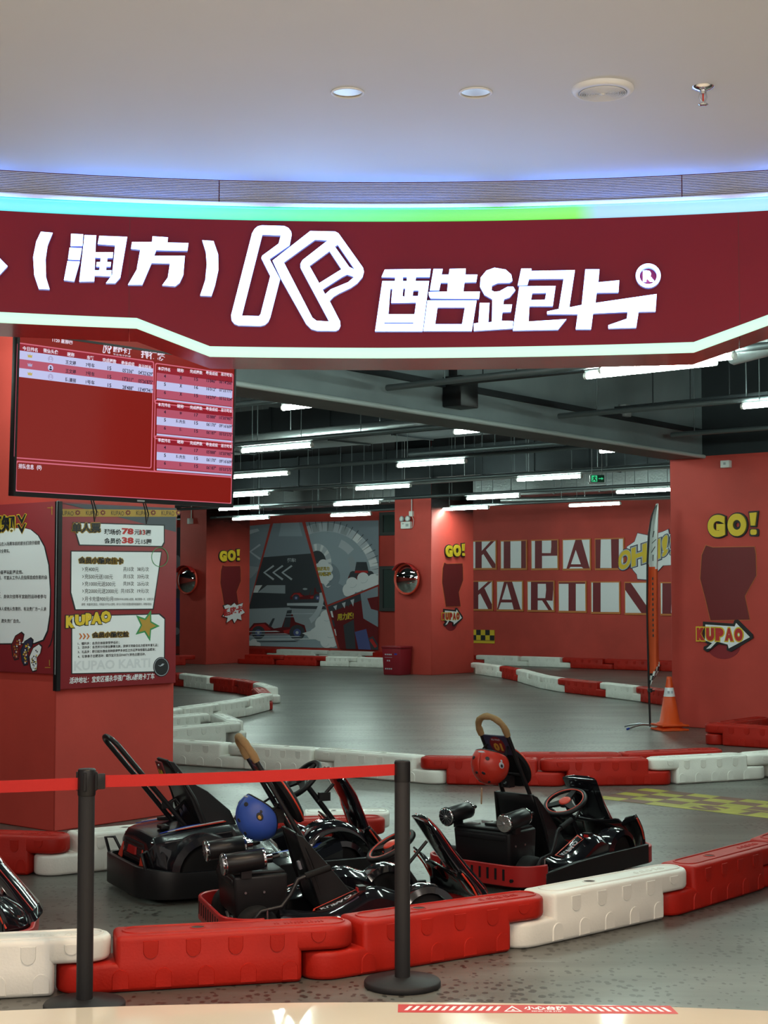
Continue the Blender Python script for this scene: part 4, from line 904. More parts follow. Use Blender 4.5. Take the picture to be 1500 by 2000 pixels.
# ================================================================ COMIC MURAL
def mz(x, y): return BACK.uv(480+x/5.357, 1010+y/5.357)
e = empty('comic_mural', BACK.P(*mz(700, 1385)), 0, 'large dark comic mural of racing karts, tyre smoke and track bends on the back wall', 'mural')
MM = ['p_red', 'm_steel', 'm_grey', 'm_black', 'm_mid', 'm_light', 'p_white', 'p_dkred', 'm_blue', 'p_yellow', 'p_brightred', 'red_wall']
u0, v1 = mz(32, 88); u1 = mz(1405, 30)[0]; v0 = mz(32, 1345)[1]
m = MB(); m.prism([(u0, v0), (u1, v0), (u1, v1), (u0, v1)], BACK.P, .001, .02); put(m.build('board', 'red_wall'), e)
g = MB()
def clip(poly, win):      # Sutherland-Hodgman against a convex window
    out = poly; cx = sum(p[0] for p in win)/len(win); cy = sum(p[1] for p in win)/len(win)
    for i in range(len(win)):
        a, b = win[i], win[(i+1) % len(win)]; nx, ny = -(b[1]-a[1]), b[0]-a[0]
        s = 1 if nx*(cx-a[0])+ny*(cy-a[1]) > 0 else -1; f = lambda p: s*(nx*(p[0]-a[0])+ny*(p[1]-a[1]))
        inp, out = out, []
        for j in range(len(inp)):
            p, q = inp[j], inp[(j+1) % len(inp)]; fp, fq = f(p), f(q)
            if fp >= 0: out.append(p)
            if fp*fq < 0: t = fp/(fp-fq); out.append((p[0]+(q[0]-p[0])*t, p[1]+(q[1]-p[1])*t))
        if len(out) < 3: return []
    return out
lay = [0.0205]
def mp_(pts, mi, win):
    pts = clip(pts, win); lay[0] += .0004
    if pts: g.poly([[mz(*p) for p in pts]], BACK.P, w=lay[0], m=mi)
def ring(cx, cy, r0, r1, a0, a1, ry=1, n=24):
    return [(cx+r1*math.cos(a0+(a1-a0)*i/n), cy+r1*ry*math.sin(a0+(a1-a0)*i/n)) for i in range(n+1)]+[(cx+r0*math.cos(a1+(a0-a1)*i/n), cy+r0*ry*math.sin(a1+(a0-a1)*i/n)) for i in range(n+1)]
W1 = [(35, 92), (262, 70), (36, 940)]; W2 = [(292, 66), (595, 54), (968, 1372), (32, 1345), (36, 960)]
W3 = [(636, 52), (1403, 34), (1403, 705), (868, 918)]; W4 = [(878, 936), (1403, 726), (1403, 1388), (1002, 1376)]
ST, GR, BK, MG, LG, WH, DR, BLU, YE, BR_ = 1, 2, 3, 4, 5, 6, 7, 8, 9, 10
mp_(W1, GR, W1); mp_([(30, 140), (130, 120), (150, 145), (40, 182)], LG, W1); mp_([(30, 510), (160, 525), (60, 640), (30, 640)], MG, W1)
def chev(x, y, s, win, mi=LG): mp_([(x+s, y-s*.75), (x+s*1.12, y-s*.62), (x+s*.22, y), (x+s*1.12, y+s*.62), (x+s, y+s*.78), (x, y)], mi, win)
chev(40, 362, 110, W1)
mp_(W2, BK, W2); mp_([(292, 66), (595, 54), (690, 380), (190, 420)], GR, W2); mp_([(380, 60), (560, 54), (600, 200), (350, 200)], ST, W2); mp_([(190, 420), (690, 380), (760, 640), (110, 690)], BK, W2)
for k in range(3): chev(188+95*k, 580-0*k, 105, W2)
mp_([(100, 715), (180, 712), (130, 790), (80, 790)], WH, W2); mp_([(130, 790), (230, 712), (420, 712), (420, 800)], MG, W2)
mp_([(30, 960), (900, 930), (960, 1200), (30, 1200)], MG, W2); mp_([(30, 1190), (960, 1150), (980, 1380), (30, 1380)], ST, W2)
def kart(x, y, s, win, flip=1):
    X = lambda a, b: (x+flip*a*s, y+b*s)
    mp_([X(-2.2, .1), X(-1.7, -.5), X(-.8, -.55), X(-.2, -.1), X(.4, -.2), X(.7, -1.1), X(1.2, -1.2), X(1.4, -.6), X(2.1, -.35), X(2.3, .35), X(-2.1, .4)], DR, win)
    mp_([X(-2.0, .0), X(-1.6, -.4), X(-.9, -.45), X(-.4, -.02), X(-1.0, .1)], BR_, win); mp_([X(.5, .05), X(1.9, -.25), X(2.1, .1), X(.6, .28)], BR_, win)
    mp_([X(.5, -.2), X(.8, -1.45), X(1.15, -1.5), X(1.0, -.2)], BK, win); mp_([X(-.6, -.3), X(-.2, -1.0), X(-.08, -.95), X(-.4, -.2)], BK, win); mp_(circ(*X(-.15, -1.0), .32*s, .14*s, 14), MG, win)
    for cx_, r in ((-1.35, .5), (1.55, .58)): mp_(circ(*X(cx_, .2), r*s, r*s, 20), BK, win); mp_(circ(*X(cx_, .2), r*s*.5, r*s*.5, 16), BLU, win); mp_(circ(*X(cx_, .2), r*s*.2, r*s*.2, 10), LG, win)
kart(640, 830, 78, W2); mp_([(440, 900), (800, 895), (840, 935), (440, 930)], LG, W2); mp_([(430, 925), (840, 932), (850, 965), (480, 955)], BK, W2)
mp_(ring(560, 820, 220, 268, -.1, 1.05, 1.25, 20), LG, W2)
kart(330, 1180, 140, W2)
for yy, x0, x1, c in ((1195, 30, 330, WH), (1222, 60, 420, LG), (1250, 30, 560, LG), (1275, 90, 700, WH), (1300, 30, 520, BK), (1010, 440, 700, LG), (1040, 380, 640, MG)): mp_([(x0, yy), (x1, yy-6), (x1+40, yy+4), (x0, yy+7)], c, W2)
def cloud(cs, win, c=WH):
    for x, y, r in cs: mp_(circ(x, y, r, r, 20), c, win)
cloud(((860, 1040, 70), (830, 1120, 95), (900, 1200, 90), (800, 1210, 90), (860, 1300, 70), (740, 1220, 60), (920, 1310, 50), (690, 1235, 36)), W2); mp_([(600, 1215), (760, 1170), (800, 1290), (700, 1262)], WH, W2)
for x, y, r in ((860, 1040, 50), (900, 1205, 60), (840, 1310, 45)): mp_(ring(x, y, r*.92, r, .3, 2.2), LG, W2)
cloud(((50, 1325, 34), (95, 1310, 36), (140, 1335, 30)), W2)
# right upper panel: the bend with the stand
mp_(W3, GR, W3); mp_(ring(850, 620, 470, 560, -2.2, .4, 1.0, 40), LG, W3)
for k in range(16):
    a = -2.0+.15*k
    if k % 2: mp_(ring(850, 620, 474, 556, a, a+.14, 1.0, 4), WH if k > 6 else MG, W3)
mp_(ring(850, 620, 150, 470, -2.2, .5, 1.0, 40), ST, W3); mp_(ring(760, 480, 95, 150, -1.9, .6, 1.35, 30), LG, W3)
for k in range(9):
    if k % 2 == 0: mp_(ring(760, 480, 97, 148, -1.8+.26*k, -1.6+.26*k, 1.35, 4), WH, W3)
mp_(ring(760, 480, 0, 95, -3, 3.1, 1.35, 30), BK, W3); mp_(ring(860, 600, 300, 380, -1.15, -.72, 1.05, 10), LG, W3); mp_(ring(840, 560, 270, 330, -.5, .12, 1.0, 10), MG, W3)
for k in range(24):
    a = -2.1+.115*k; c, s = math.cos(a), math.sin(a); r0 = 440+(k*37 % 60); mp_([(850+r0*c, 620+r0*s), (850+(590)*c-4*s, 620+590*s+4*c), (850+590*c+4*s, 620+590*s-4*c)], BK, W3)
X_ = 1225; mp_([(1085, 640), (1110, 575), (1200, 560), (1330, 565), (1350, 640), (1300, 690), (1120, 690)], DR, W3); mp_([(1150, 600), (1175, 470), (1280, 470), (1310, 600)], BK, W3); mp_(circ(1140, 610, 40, 46), BK, W3); mp_(circ(1320, 610, 40, 46), BK, W3); mp_([(1165, 560), (1290, 560), (1300, 585), (1155, 585)], BR_, W3)
cloud(((1100, 760, 70), (1130, 690, 62), (1180, 720, 66), (1245, 640, 62), (1270, 700, 70), (1350, 650, 55), (1380, 690, 60), (1080, 790, 40)), W3)
for x, y, r in ((1130, 690, 50), (1245, 640, 52), (1330, 700, 44)): mp_(ring(x, y, r*.92, r, .2, 2.0), LG, W3)
cloud(((790, 540, 60), (830, 500, 58), (880, 540, 50), (885, 620, 48), (840, 650, 50), (790, 620, 55)), W3); mp_([(830, 690), (900, 670), (850, 730), (912, 715), (880, 740)], WH, W3)
# right lower panel: pedal close-up
mp_(W4, DR, W4); mp_([(878, 936), (1230, 800), (1230, 870), (890, 1000)], BK, W4); mp_([(1220, 800), (1403, 726), (1403, 1150), (1250, 1060)], GR, W4); mp_([(1290, 850), (1403, 830), (1403, 980), (1330, 960)], DR, W4)
mp_([(1040, 1130), (1150, 1070), (1170, 1388), (1070, 1388)], BK, W4); mp_([(1160, 1200), (1280, 1170), (1330, 1388), (1200, 1388)], BLU, W4); mp_([(1300, 1270), (1350, 1245), (1403, 1330), (1403, 1388), (1340, 1388)], BK, W4); mp_([(1312, 1285), (1342, 1268), (1395, 1350), (1370, 1370)], BR_, W4)
for k in range(6): mp_([(890+45*k, 950-16*k), (930+45*k, 935-16*k), (920+45*k, 985-10*k)], LG if k % 2 else BK, W4)
for k in range(4): mp_([(905+16*k, 985+95*k), (925+16*k, 980+95*k), (940+16*k, 1050+95*k), (920+16*k, 1045+95*k)], WH if k % 2 == 0 else BK, W4)
def mt(s, x0, y0, x1, y1, c, b=.03, rise=0):
    a = mz(x0, y1); b_ = mz(x1, y1); t = mz(x0, y0); lay[0] += .0006; g.text(s, BACK.P, a[0], a[1], b_[0], t[1], w=lay[0], m=c, bold=b, rise=rise)
mt('超车!', 455, 430, 545, 474, LG); mt('加足马力', 765, 520, 898, 562, 3, .06); mt('加足马力', 765, 520, 898, 562, YE, .02); mt('闪电漂移', 785, 575, 915, 620, 3, .06); mt('闪电漂移', 785, 575, 915, 620, YE, .02)
mt('用力踩!', 980, 1010, 1150, 1085, 3, .07, .05); mt('用力踩!', 980, 1010, 1150, 1085, YE, .03, .05)
put(g.build('mural_print', MM), e)
# second mural glimpsed at the left behind the far pillar
e = empty('comic_mural', BACK.P(*BACK.uv(346, 1280)), 0, 'narrow visible strip of another comic mural left of the far left pillar', 'mural')
m = MB(); a = BACK.uv(250, 1000); b_ = BACK.uv(356, 1262); m.prism([(a[0], b_[1]), (b_[0], b_[1]), (b_[0], BACK.uv(356, 1030)[1]), (a[0], BACK.uv(356, 1030)[1])], BACK.P, .002, .02); put(m.build('board', 'p_steel'), e)
m = MB()
for y0, y1, c in ((1085, 1150, 0), (1168, 1215, 1), (1225, 1240, 0)):
    q0, q1 = BACK.uv(320, y0), BACK.uv(353, y1); m.poly([rrect(q0[0], q1[1], q1[0], q0[1], .15)], BACK.P, w=.022, m=c)
put(m.build('mural_print', ['p_ltgrey', 'p_blue']), e)
# ================================================================ GO! SIGNS ON THE PILLARS
def zr(x, y): return (1340+x/6.25, 980+y/6.25)
def decor(PLN, where, goT, paT, arT, burst=False):
    cut = lambda T, x, y: PLN.uv(*T(x, y))
    c = PLN.P(*cut(goT, 590, 440)); e = empty('comic_sign', c, 0, 'yellow GO! sign with thick black outline on the '+where, 'sign', 'GO! signs on the pillars')
    for bo, w0, mt_, nm in ((.17, .004, 'p_black', 'outline'), (.075, .024, 'p_yellow', 'lettering')):
        m = MB()
        for ch, x0, y0, x1, y1 in (('G', 280, 165, 492, 430), ('O', 522, 150, 752, 418), ('!', 790, 135, 885, 405)):
            u0, v1 = cut(goT, x0, y0); u1, v0 = cut(goT, x1, y1); k = (u1-u0)*.07 if bo > .1 else 0
            if ch == '!':
                P4 = lambda pts: [cut(goT, *p) for p in pts]; k2 = 20 if bo > .1 else 0
                m.poly([P4([(790-k2, 138-k2), (878+k2, 130-k2), (860+k2*.6, 292+k2), (806-k2*.6, 292+k2)])], PLN.P, w=w0, ex=.018); m.poly([P4(rrect(802-k2, 338-k2*.5, 878+k2, 405+k2, 22))], PLN.P, w=w0, ex=.018)
            else: m.text(ch, PLN.P, u0-k, v0-k, u1+k, v1+k, w=w0, ex=.018, bold=bo, res=8)
        put(m.build(nm, mt_), e)
    P2 = lambda T, pts: [PLN.uv(*T(*p)) for p in pts]
    e = empty('angular_panel', PLN.P(*cut(paT, 540, 1440)), 0, 'dark red angular wall panel below the GO! sign on the '+where, 'wall panel', 'dark red panels on the pillars')
    pp = [(245, 532), (330, 558), (838, 550), (856, 640), (862, 900), (722, 1150), (782, 1440), (300, 1448), (240, 1190), (175, 940), (195, 650)]
    m = MB(); m.prism(P2(paT, pp), PLN.P, .001, .006); put(m.build('panel', 'p_dkred'), e)
    m = MB(); cc = (520, 1000); m.poly([P2(paT, [(cc[0]+(x-cc[0])*1.012, cc[1]+(y-cc[1])*1.012) for x, y in pp]), P2(paT, pp)], PLN.P, w=.001, ex=.008); put(m.build('edge', 'p_frame'), e)
    e = empty('arrow_sign', PLN.P(*cut(arT, 480, 1830)), 0, ('white burst sign with red characters' if burst else 'white arrow sign with thick black outline and red lettering')+' on the '+where, 'sign', 'small signs under the dark red panels')
    if burst:
        bpoly = [(215, 1500), (330, 1470), (420, 1500), (520, 1440), (580, 1490), (760, 1440), (720, 1550), (815, 1640), (700, 1690), (720, 1800), (600, 1770), (520, 1860), (460, 1770), (300, 1850), (330, 1750), (180, 1720), (280, 1620)]
        for s, w0, mt_, nm in ((1.08, .004, 'p_black', 'outline'), (1.0, .02, 'p_white', 'burst')):
            m = MB(); m.poly([P2(arT, [(500+(x-500)*s, 1640+(y-1640)*s) for x, y in bpoly])], PLN.P, w=w0, ex=.014); put(m.build(nm, mt_), e)
        m = MB(); a = cut(arT, 200, 1730); b2 = cut(arT, 740, 1560); m.text('酷跑卡', PLN.P, a[0], a[1], b2[0], b2[1], w=.036, bold=.05, rise=.10); put(m.build('lettering', 'p_brightred'), e)
        return
    ao = [(215, 1462), (585, 1488), (600, 1445), (640, 1440), (822, 1620), (826, 1665), (560, 1830), (505, 1812), (508, 1752), (400, 1735), (330, 1790), (270, 1835), (222, 1805), (225, 1770), (290, 1740), (215, 1705)]
    ai = [(248, 1498), (605, 1522), (622, 1480), (790, 1652), (532, 1790), (520, 1742), (388, 1705), (310, 1788), (258, 1795), (330, 1725), (242, 1690)]
    m = MB(); m.poly([P2(arT, ao)], PLN.P, w=.004, ex=.018); put(m.build('outline', 'p_black'), e)
    m = MB(); m.poly([P2(arT, ai)], PLN.P, w=.0225, ex=.005); put(m.build('arrow', 'p_white'), e)
    m = MB(); a = cut(arT, 140, 1690); b2 = cut(arT, 715, 1545); ww = b2[0]-a[0]
    for i, ch in enumerate('KUPAO'):
        for bo, mi, w, pd in ((.17, 0, .029, .10), (.10, 1, .0335, 0)): m.text(ch, PLN.P, a[0]+ww*(i*.2+.012), a[1], a[0]+ww*(i*.2+.182), b2[1], w=w, m=mi, bold=bo, pad=pd, res=5)
    put(m.build('lettering', ['p_yellow', 'p_brightred']), e)
    m = MB(); m.poly([P2(arT, circ(460, 1750, 205, 170, 40))], PLN.P, w=.001, ex=.0025); put(m.build('halftone_disc', 'p_red'), e)
def scaler(src, dst):
    sx = (dst[2]-dst[0])/(src[2]-src[0]); sy = (dst[3]-dst[1])/(src[3]-src[1])
    return lambda x, y: (dst[0]+(x-src[0])*sx, dst[1]+(y-src[1])*sy)
S_GO, S_PA, S_AR = (268, 110, 910, 450), (175, 532, 862, 1448), (130, 1440, 826, 1920)
decor(RP, 'right pillar', zr, zr, zr)
decor(MR, 'middle pillar', scaler(S_GO, (867.5, 1060, 907.5, 1090)), scaler(S_PA, (863, 1099, 904, 1185)), scaler(S_AR, (860, 1187, 902.5, 1232)))
decor(KR, 'far left pillar', scaler(S_GO, (426.5, 1071, 468.5, 1098.5)), scaler(S_PA, (430, 1104, 470, 1181)), scaler(S_AR, (430, 1178, 477, 1222)), burst=True)
# ================================================================ BIN
p = G(791, 1317.5); a = math.atan2(-VD.y, -VD.x)
e = empty('litter_bin', ML.P(ML.uv(792, 1317)[0]-.02, 0, .26), a, 'dark red square litter bin with white marks at the foot of the middle pillar', 'bin')
m = MB(); bw, bd_, bh = .50, .40, .56
m.hexa([(-bw*.45, -bd_*.45, 0), (bw*.45, -bd_*.45, 0), (bw*.45, bd_*.45, 0), (-bw*.45, bd_*.45, 0), (-bw*.5, -bd_*.5, bh), (bw*.5, -bd_*.5, bh), (bw*.5, bd_*.5, bh), (-bw*.5, bd_*.5, bh)]); m.build('body', 'bin_red', e, bevel=.015)
m = MB(); m.box((0, 0, bh+.02), (bw*1.06, bd_*1.06, .045)); m.build('lid', 'bin_red', e, bevel=.015)
m = MB()
for z, n, w_ in ((.43, 4, .035), (.37, 1, .2), (.30, 2, .03), (.13, 4, .032)):
    for k in range(n): m.box((-.08+(k-(n-1)/2)*.05, -.195+(.56-z)*-.0+(.0 if 1 else 0)-.004+(.56-z)*.036, z), (w_, .006, .028 if n > 1 else .006))
m.build('printed_marks', 'p_ltgrey', e)
m = MB(); m.box((.12, -.196, .44), (.07, .008, .03)); m.build('blue_label', 'kart_blue', e)
# ================================================================ FEATHER FLAG, CONES
fb = G(1270, 1424); e = empty('feather_flag', fb, 0, 'tall narrow white and orange feather flag with a chequered foot beside the right pillar', 'flag')
mpx = 3000/fb.y; ox = lambda x: (x-1270)/mpx; oz = lambda y: (1424-y)/mpx*1.0
m = MB(); pole = [(0, 0, .03), (ox(1268), 0, oz(1335)), (ox(1266), 0, oz(1200)), (ox(1267), 0, oz(1100)), (ox(1270), 0, oz(1045)), (ox(1276), 0, oz(1010)), (ox(1285.5), 0, oz(987))]
m.tube(pole, [.014, .013, .012, .010, .008, .007, .004], 8); m.build('pole', 'black_metal', e)
m = MB(); m.lathe([(.03, oz(1353)), (.03, oz(1345)), (.02, oz(1345))], 12); m.tube([(0, 0, oz(1350)), (.06, 0, oz(1350))], .008, 6); m.build('collar', 'black_plastic', e)
def edgeL(y): 
    ps = [(985, 1286), (1000, 1279), (1020, 1273.5), (1045, 1270), (1100, 1267), (1200, 1266), (1340, 1268)]
    for (ya, xa), (yb, xb) in zip(ps, ps[1:]):
        if y <= yb: return xa+(xb-xa)*(y-ya)/(yb-ya)
    return 1268
def edgeR(y):
    ps = [(985, 1287), (992, 1288), (1045, 1287), (1110, 1286.5), (1190, 1287), (1285, 1288), (1300, 1290), (1312, 1288), (1340, 1270)]
    for (ya, xa), (yb, xb) in zip(ps, ps[1:]):
        if y <= yb: return xa+(xb-xa)*(y-ya)/(yb-ya)
    return 1270
m = MB(); ys = [986+(1338-986)*i/80 for i in range(81)]; rowsF = []
for y in ys:
    l, r = edgeL(y), edgeR(y); rowsF.append([(ox(l+(r-l)*k/10), -.02-.05*math.sin(k/10*PI*2.2+y*.008)-.02*k/10, oz(y-(k/10)*0)) for k in range(11)])
b = len(m.v); m.grid(rowsF)
for i, f in enumerate(m.f):
    r_, k = divmod(i, 10); y = ys[r_]
    if k == 0 and y < 1320: m.m[i] = 2
    elif y < 1104+k*.8: m.m[i] = 0
    elif y < 1290+(10-k)*3.2: m.m[i] = 1
    else: m.m[i] = 0 if (r_//2+k//2) % 2 else 2
m.build('flag_cloth', ['flag_white', 'flag_orange', 'p_black'], e, solid=.004)
m = MB(); FP = Plane((0, -.10, 0), (1, 0, 0), UP)
for x0, x1, y0, y1 in ((1275, 1279, 1040, 1052), (1273, 1283, 1056, 1064), (1272, 1281, 1070, 1082), (1275, 1277, 1086, 1098)): m.prism([(ox(x0), oz(y1)), (ox(x0)+.01, oz(y1)), (ox(x1), oz(y0)), (ox(x1)-.012, oz(y0))], FP.P, 0, .003, 0)
for k in range(12): yy = 1130+k*10; m.prism([(ox(1273.5), oz(yy+5)), (ox(1276), oz(yy+5)), (ox(1276), oz(yy)), (ox(1273.5), oz(yy))], FP.P, 0, .003, 0)
m.build('flag_print', 'p_black', e)
m = MB()
for s, d in ((-1, -.15), (1, -.2), (-.9, .25), (.9, .25)):
    m.tube([(0, 0, .05), (s*.12, d*.4, .06), (s*.24, d*.8, .035), (s*.31, d, .012)], .011, 8)
m.build('stand_leg', 'steel', e); m = MB()
for s, d in ((-1, -.15), (1, -.2)): m.tube([(s*.285, d*.92, .02), (s*.315, d*1.02, .011)], .0125, 8)
m.build('foot_cap', 'kart_blue', e)
cb = G(1308, 1426)
def cone(z, full, lab):
    e = empty('traffic_cone', cb+UP*z, .25, lab, 'traffic cone'); m = MB()
    m.box((0, 0, .012), (.36, .36, .024)); m.build('base', 'cone_orange', e, bevel=.01)
    m = MB(); m.lathe([(.165, .022), (.155, .04), (.125, .05)]+([(.035, .56), (.032, .60), (.022, .605)] if full else [(.120, .075), (.11, .08)]), 32); m.build('cone_body', 'cone_orange', e)
    if full:
        m = MB(); r = lambda z: .125-(z-.05)*.09/.51; m.lathe([(r(.36)+.002, .36), (r(.47)+.002, .47)], 32); m.build('reflective_band', 'p_white', e)
        m = MB()
        for a_ in (-1.9, -1.25): m.box(((r(.415)+.004)*math.cos(a_-.25), (r(.415)+.004)*math.sin(a_-.25), .415), (.02, .02, .03))
        m.build('band_mark', 'p_ltgrey', e)
cone(0, False, 'lower orange traffic cone, only its base showing under the other cone')
cone(.055, True, 'orange traffic cone with a white band, stacked on top beside the right pillar')
# ================================================================ FLOOR MARKINGS
A, B_, Cc = G(1160, 1559), G(1261, 1540), G(1500, 1598.5); du = (Cc-A).normalized(); Wd = (B_-A); dv = Vector((-du.y, du.x, 0))
if dv.dot(Wd) < 0: dv = -dv
FM = Plane(A+UP*.0, du, dv); wv = Wd.dot(dv); sh0 = Wd.dot(du)
L_ = 4.2; m = MB(); cw = .25; skew = lambda v: sh0*v/wv
FPz = lambda u, v, w: A+du*u+dv*v+UP*(.001+w)
m.prism([(0, 0), (L_, 0), (L_+sh0, wv), (sh0, wv)], FPz, 0, .001, 0)
for r_ in range(5):
    v0, v1 = wv*r_/5, wv*(r_+1)/5
    for k in range(17):
        if (k+r_) % 2 == 1 and (r_ > 1 or k < 3):
            a0 = k*cw; m.prism([(a0+skew(v0), v0), (a0+cw+skew(v0), v0), (a0+cw+skew(v1), v1), (a0+skew(v1), v1)], FPz, .001, .0016, 1)
for i, ch in enumerate('START'):
    a0 = .86+.37*i; m.text(ch, FPz, a0, wv*.05, a0+.28, wv*.36, w=.0016, m=1, bold=.05)
mat('mark_yellow', (.34, .31, .05), .45, var=.25, vscale=6); mat('mark_red', (.15, .07, .055), .5, var=.25, vscale=6)
o = m.build('floor_marking', ['mark_yellow', 'mark_red']); rebase(o, A); tag(o, 'worn yellow and brown chequered start line painted on the track floor', 'floor marking')
SA, SB = G(777, 1977.5, SZ), G(1325, 1980.5, SZ); SU = (SB-SA).normalized(); SV = Vector((-SU.y, SU.x, 0)); SWid = (SB-SA).length; SH = (G(777, 1962, SZ)-SA).dot(SV)
e = empty('step_sticker', (SA+SB)/2, 0, 'long red mind-the-step floor sticker with white slanted stripes at the slab edge', 'floor sticker')
SPz = lambda u, v, w: SA+SU*u+SV*v+UP*(.0005+w)
fx = lambda x: (x-777)/548*SWid
m = MB(); m.prism([(0, 0), (SWid, 0), (SWid-.012, SH), (0, SH)], SPz, 0, .0006); put(m.build('sticker', 'p_brightred'), e)
m = MB()
for x0, n in ((789, 13), (1122, 13)):
    for k in range(n):
        a0 = fx(x0+k*14.6); m.prism([(a0, SH*.25), (a0+.014, SH*.25), (a0+.014+.02, SH*.78), (a0+.02, SH*.78)] if x0 < 1000 else [(a0+.02, SH*.25), (a0+.034, SH*.25), (a0+.014, SH*.78), (a0, SH*.78)], SPz, .0006, .0010)
t0 = fx(985); t1 = fx(1022); m.poly([[(t0, SH*.14), (t1, SH*.14), ((t0+t1)/2, SH*.88)], [(t0+.010, SH*.24), (t1-.010, SH*.24), ((t0+t1)/2, SH*.68)]], SPz, w=.001); m.prism([(fx(1000), SH*.3), (fx(1008), SH*.3), (fx(1004), SH*.5)], SPz, .0006, .001)
m.text('小心台阶', SPz, fx(1026), SH*.36, fx(1111), SH*.84, w=.0011, bold=.04); m.text('MIND THE STEP', SPz, fx(1040), SH*.14, fx(1100), SH*.28, w=.0011, bold=.02)
put(m.build('print', 'p_white'), e)
# ================================================================ TRACK BARRIERS
BW, BH, BT = .22, .232, .11
def barrier_proto(colour):
    e = empty('track_barrier', (0, 0, 0)); m = MB(); r = BW/2
    def shape(x0, x1, hw, rl, rr, n=10):
        o = []
        if rr: o += [(x1-hw+hw*math.sin(PI*i/n), -hw*math.cos(PI*i/n)) for i in range(n+1)]
        else: o += [(x1, -hw), (x1, hw)]
        if rl: o += [(x0+hw-hw*math.sin(PI*i/n), hw*math.cos(PI*i/n)) for i in range(n+1)]
        else: o += [(x0, hw), (x0, -hw)]
        return o
    mid = .125
    F = lambda u, v, w: Vector((u, v, w))
    a = MB(); a.prism(shape(-r, .5, r-.0015, True, False), F, 0.0005, mid-.003); b = MB(); b.prism(shape(.5, 1+r, r-.0035, False, True), F, mid+.003, BH-.0005)
    c = MB(); x0, x1 = r+.010, 1-r-.010      # main block: lower half a little wider than the upper half
    A = [[(x, y*wd, z) for x, y in ((x0, -1), (x1, -1), (x1, 1), (x0, 1))] for wd, z in ((r, 0), (r, mid-.004), (r-.003, mid+.004), (r-.003, BH))]
    c.add([q for g_ in A for q in g_], [(3, 2, 1, 0), (12, 13, 14, 15)]+[(4*k+i, 4*k+(i+1) % 4, 4*k+4+(i+1) % 4, 4*k+4+i) for k in range(3) for i in range(4)])
    for q, bv in ((a, .020), (b, .022), (c, .022)):
        bm = bmesh.new(); vs = [bm.verts.new(v) for v in q.v]
        for f in q.f: bm.faces.new([vs[i] for i in f])
        bmesh.ops.recalc_face_normals(bm, faces=bm.faces)
        es = [ed for ed in bm.edges if len(ed.link_faces) == 2 and ed.calc_face_angle() > math.radians(50)]
        bmesh.ops.bevel(bm, geom=es, offset=bv, segments=3, profile=.5, affect='EDGES', clamp_overlap=True)
        bm.verts.index_update(); m.add([v.co.copy() for v in bm.verts], [[v.index for v in f.verts] for f in bm.faces], 0, True); bm.free()
    # pressed tabs: hanging U on the upper half, arches on the lower half
    def tab(x, wd, z0, z1, up, y, s):
        n = 8; hw = wd/2
        if up: pts = [(x-hw, z1), (x-hw, z0+hw)]+[(x-hw*math.cos(PI*i/n), z0+hw-hw*math.sin(PI*i/n)) for i in range(1, n)]+[(x+hw, z0+hw), (x+hw, z1)]
        else: pts = [(x+hw, z0), (x+hw, z1-hw)]+[(x+hw*math.cos(PI*i/n), z1-hw+hw*math.sin(PI*i/n)) for i in range(1, n)]+[(x-hw, z1-hw), (x-hw, z0)]
        cx = sum(p[0] for p in pts)/len(pts); cz = sum(p[1] for p in pts)/len(pts)
        A = [Vector((p[0], s*(y-.004), p[1])) for p in pts]; B = [Vector((cx+(p[0]-cx)*.86, s*(y+.0035), cz+(p[1]-cz)*.93)) for p in pts]
        k = len(pts); m.add(A+B, [tuple(range(k, 2*k))]+[(i, (i+1) % k, k+(i+1) % k, k+i) for i in range(k)], 0, False)
    for s in (-1, 1):
        for i in range(5): tab(.26+.172*i, .066, mid+.020-(.012 if i < 4 else -.02), BH-.022, True, r-.0028, s)
        for i in range(5): tab(.14+.172*i, .072, .012, mid-.028, False, r, s)
    # raised lip on the top with the filler recess
    top = [(.20, 0)]; lip = shape(r+.045, 1+r-.035, r-.045, True, True)
    m.tube([(x, y, BH) for x, y in lip], .006, 6, 0, closed=True)
    for k in range(15):
        if k not in (2, 9): m.box((.78+k*.0145, .012*((k*7) % 3-1)*.4, BH+.0005), (.007, .034 if k % 3 else .022, .004), 0)
    o = m.build('body', 'barrier_'+colour, e); o.data.set_sharp_from_angle(angle=math.radians(46))
    m = MB(); m.lathe([(.034, BH-.001), (.034, BH+.003), (.029, BH+.004), (.028, BH+.0015), (.0005, BH+.0012)], 24, 0, Matrix.Translation((.46, 0, 0)))
    for f in range(len(m.f)):
        pass
    m.m = [1 if max(m.v[i][2] for i in f) < BH+.0025 and max(math.hypot(m.v[i][0]-.46, m.v[i][1]) for i in f) < .0295 else 0 for f in m.f]
    m.build('filler_hole', ['barrier_'+colour, 'barrier_dark'], e)
    return e
BP = {'r': barrier_proto('red'), 'w': barrier_proto('white')}; BUSED = set()
ORD = ['first', 'second', 'third', 'fourth', 'fifth', 'sixth', 'seventh', 'eighth', 'ninth', 'tenth', 'eleventh', 'twelfth']
def place_barrier(a, b, col, label, group, rev=False):
    if rev: a, b = b, a
    d = b-a; L = d.length
    if col in BUSED: o = copy_tree(BP[col])
    else: o = BP[col]; BUSED.add(col)
    o.location = a; o.rotation_euler = (0, 0, math.atan2(d.y, d.x)); o.scale = (L, 1, 1)
    for k in ('label', 'category', 'group'): 
        if k in o: del o[k]
    return tag(o, label, 'barrier', group)
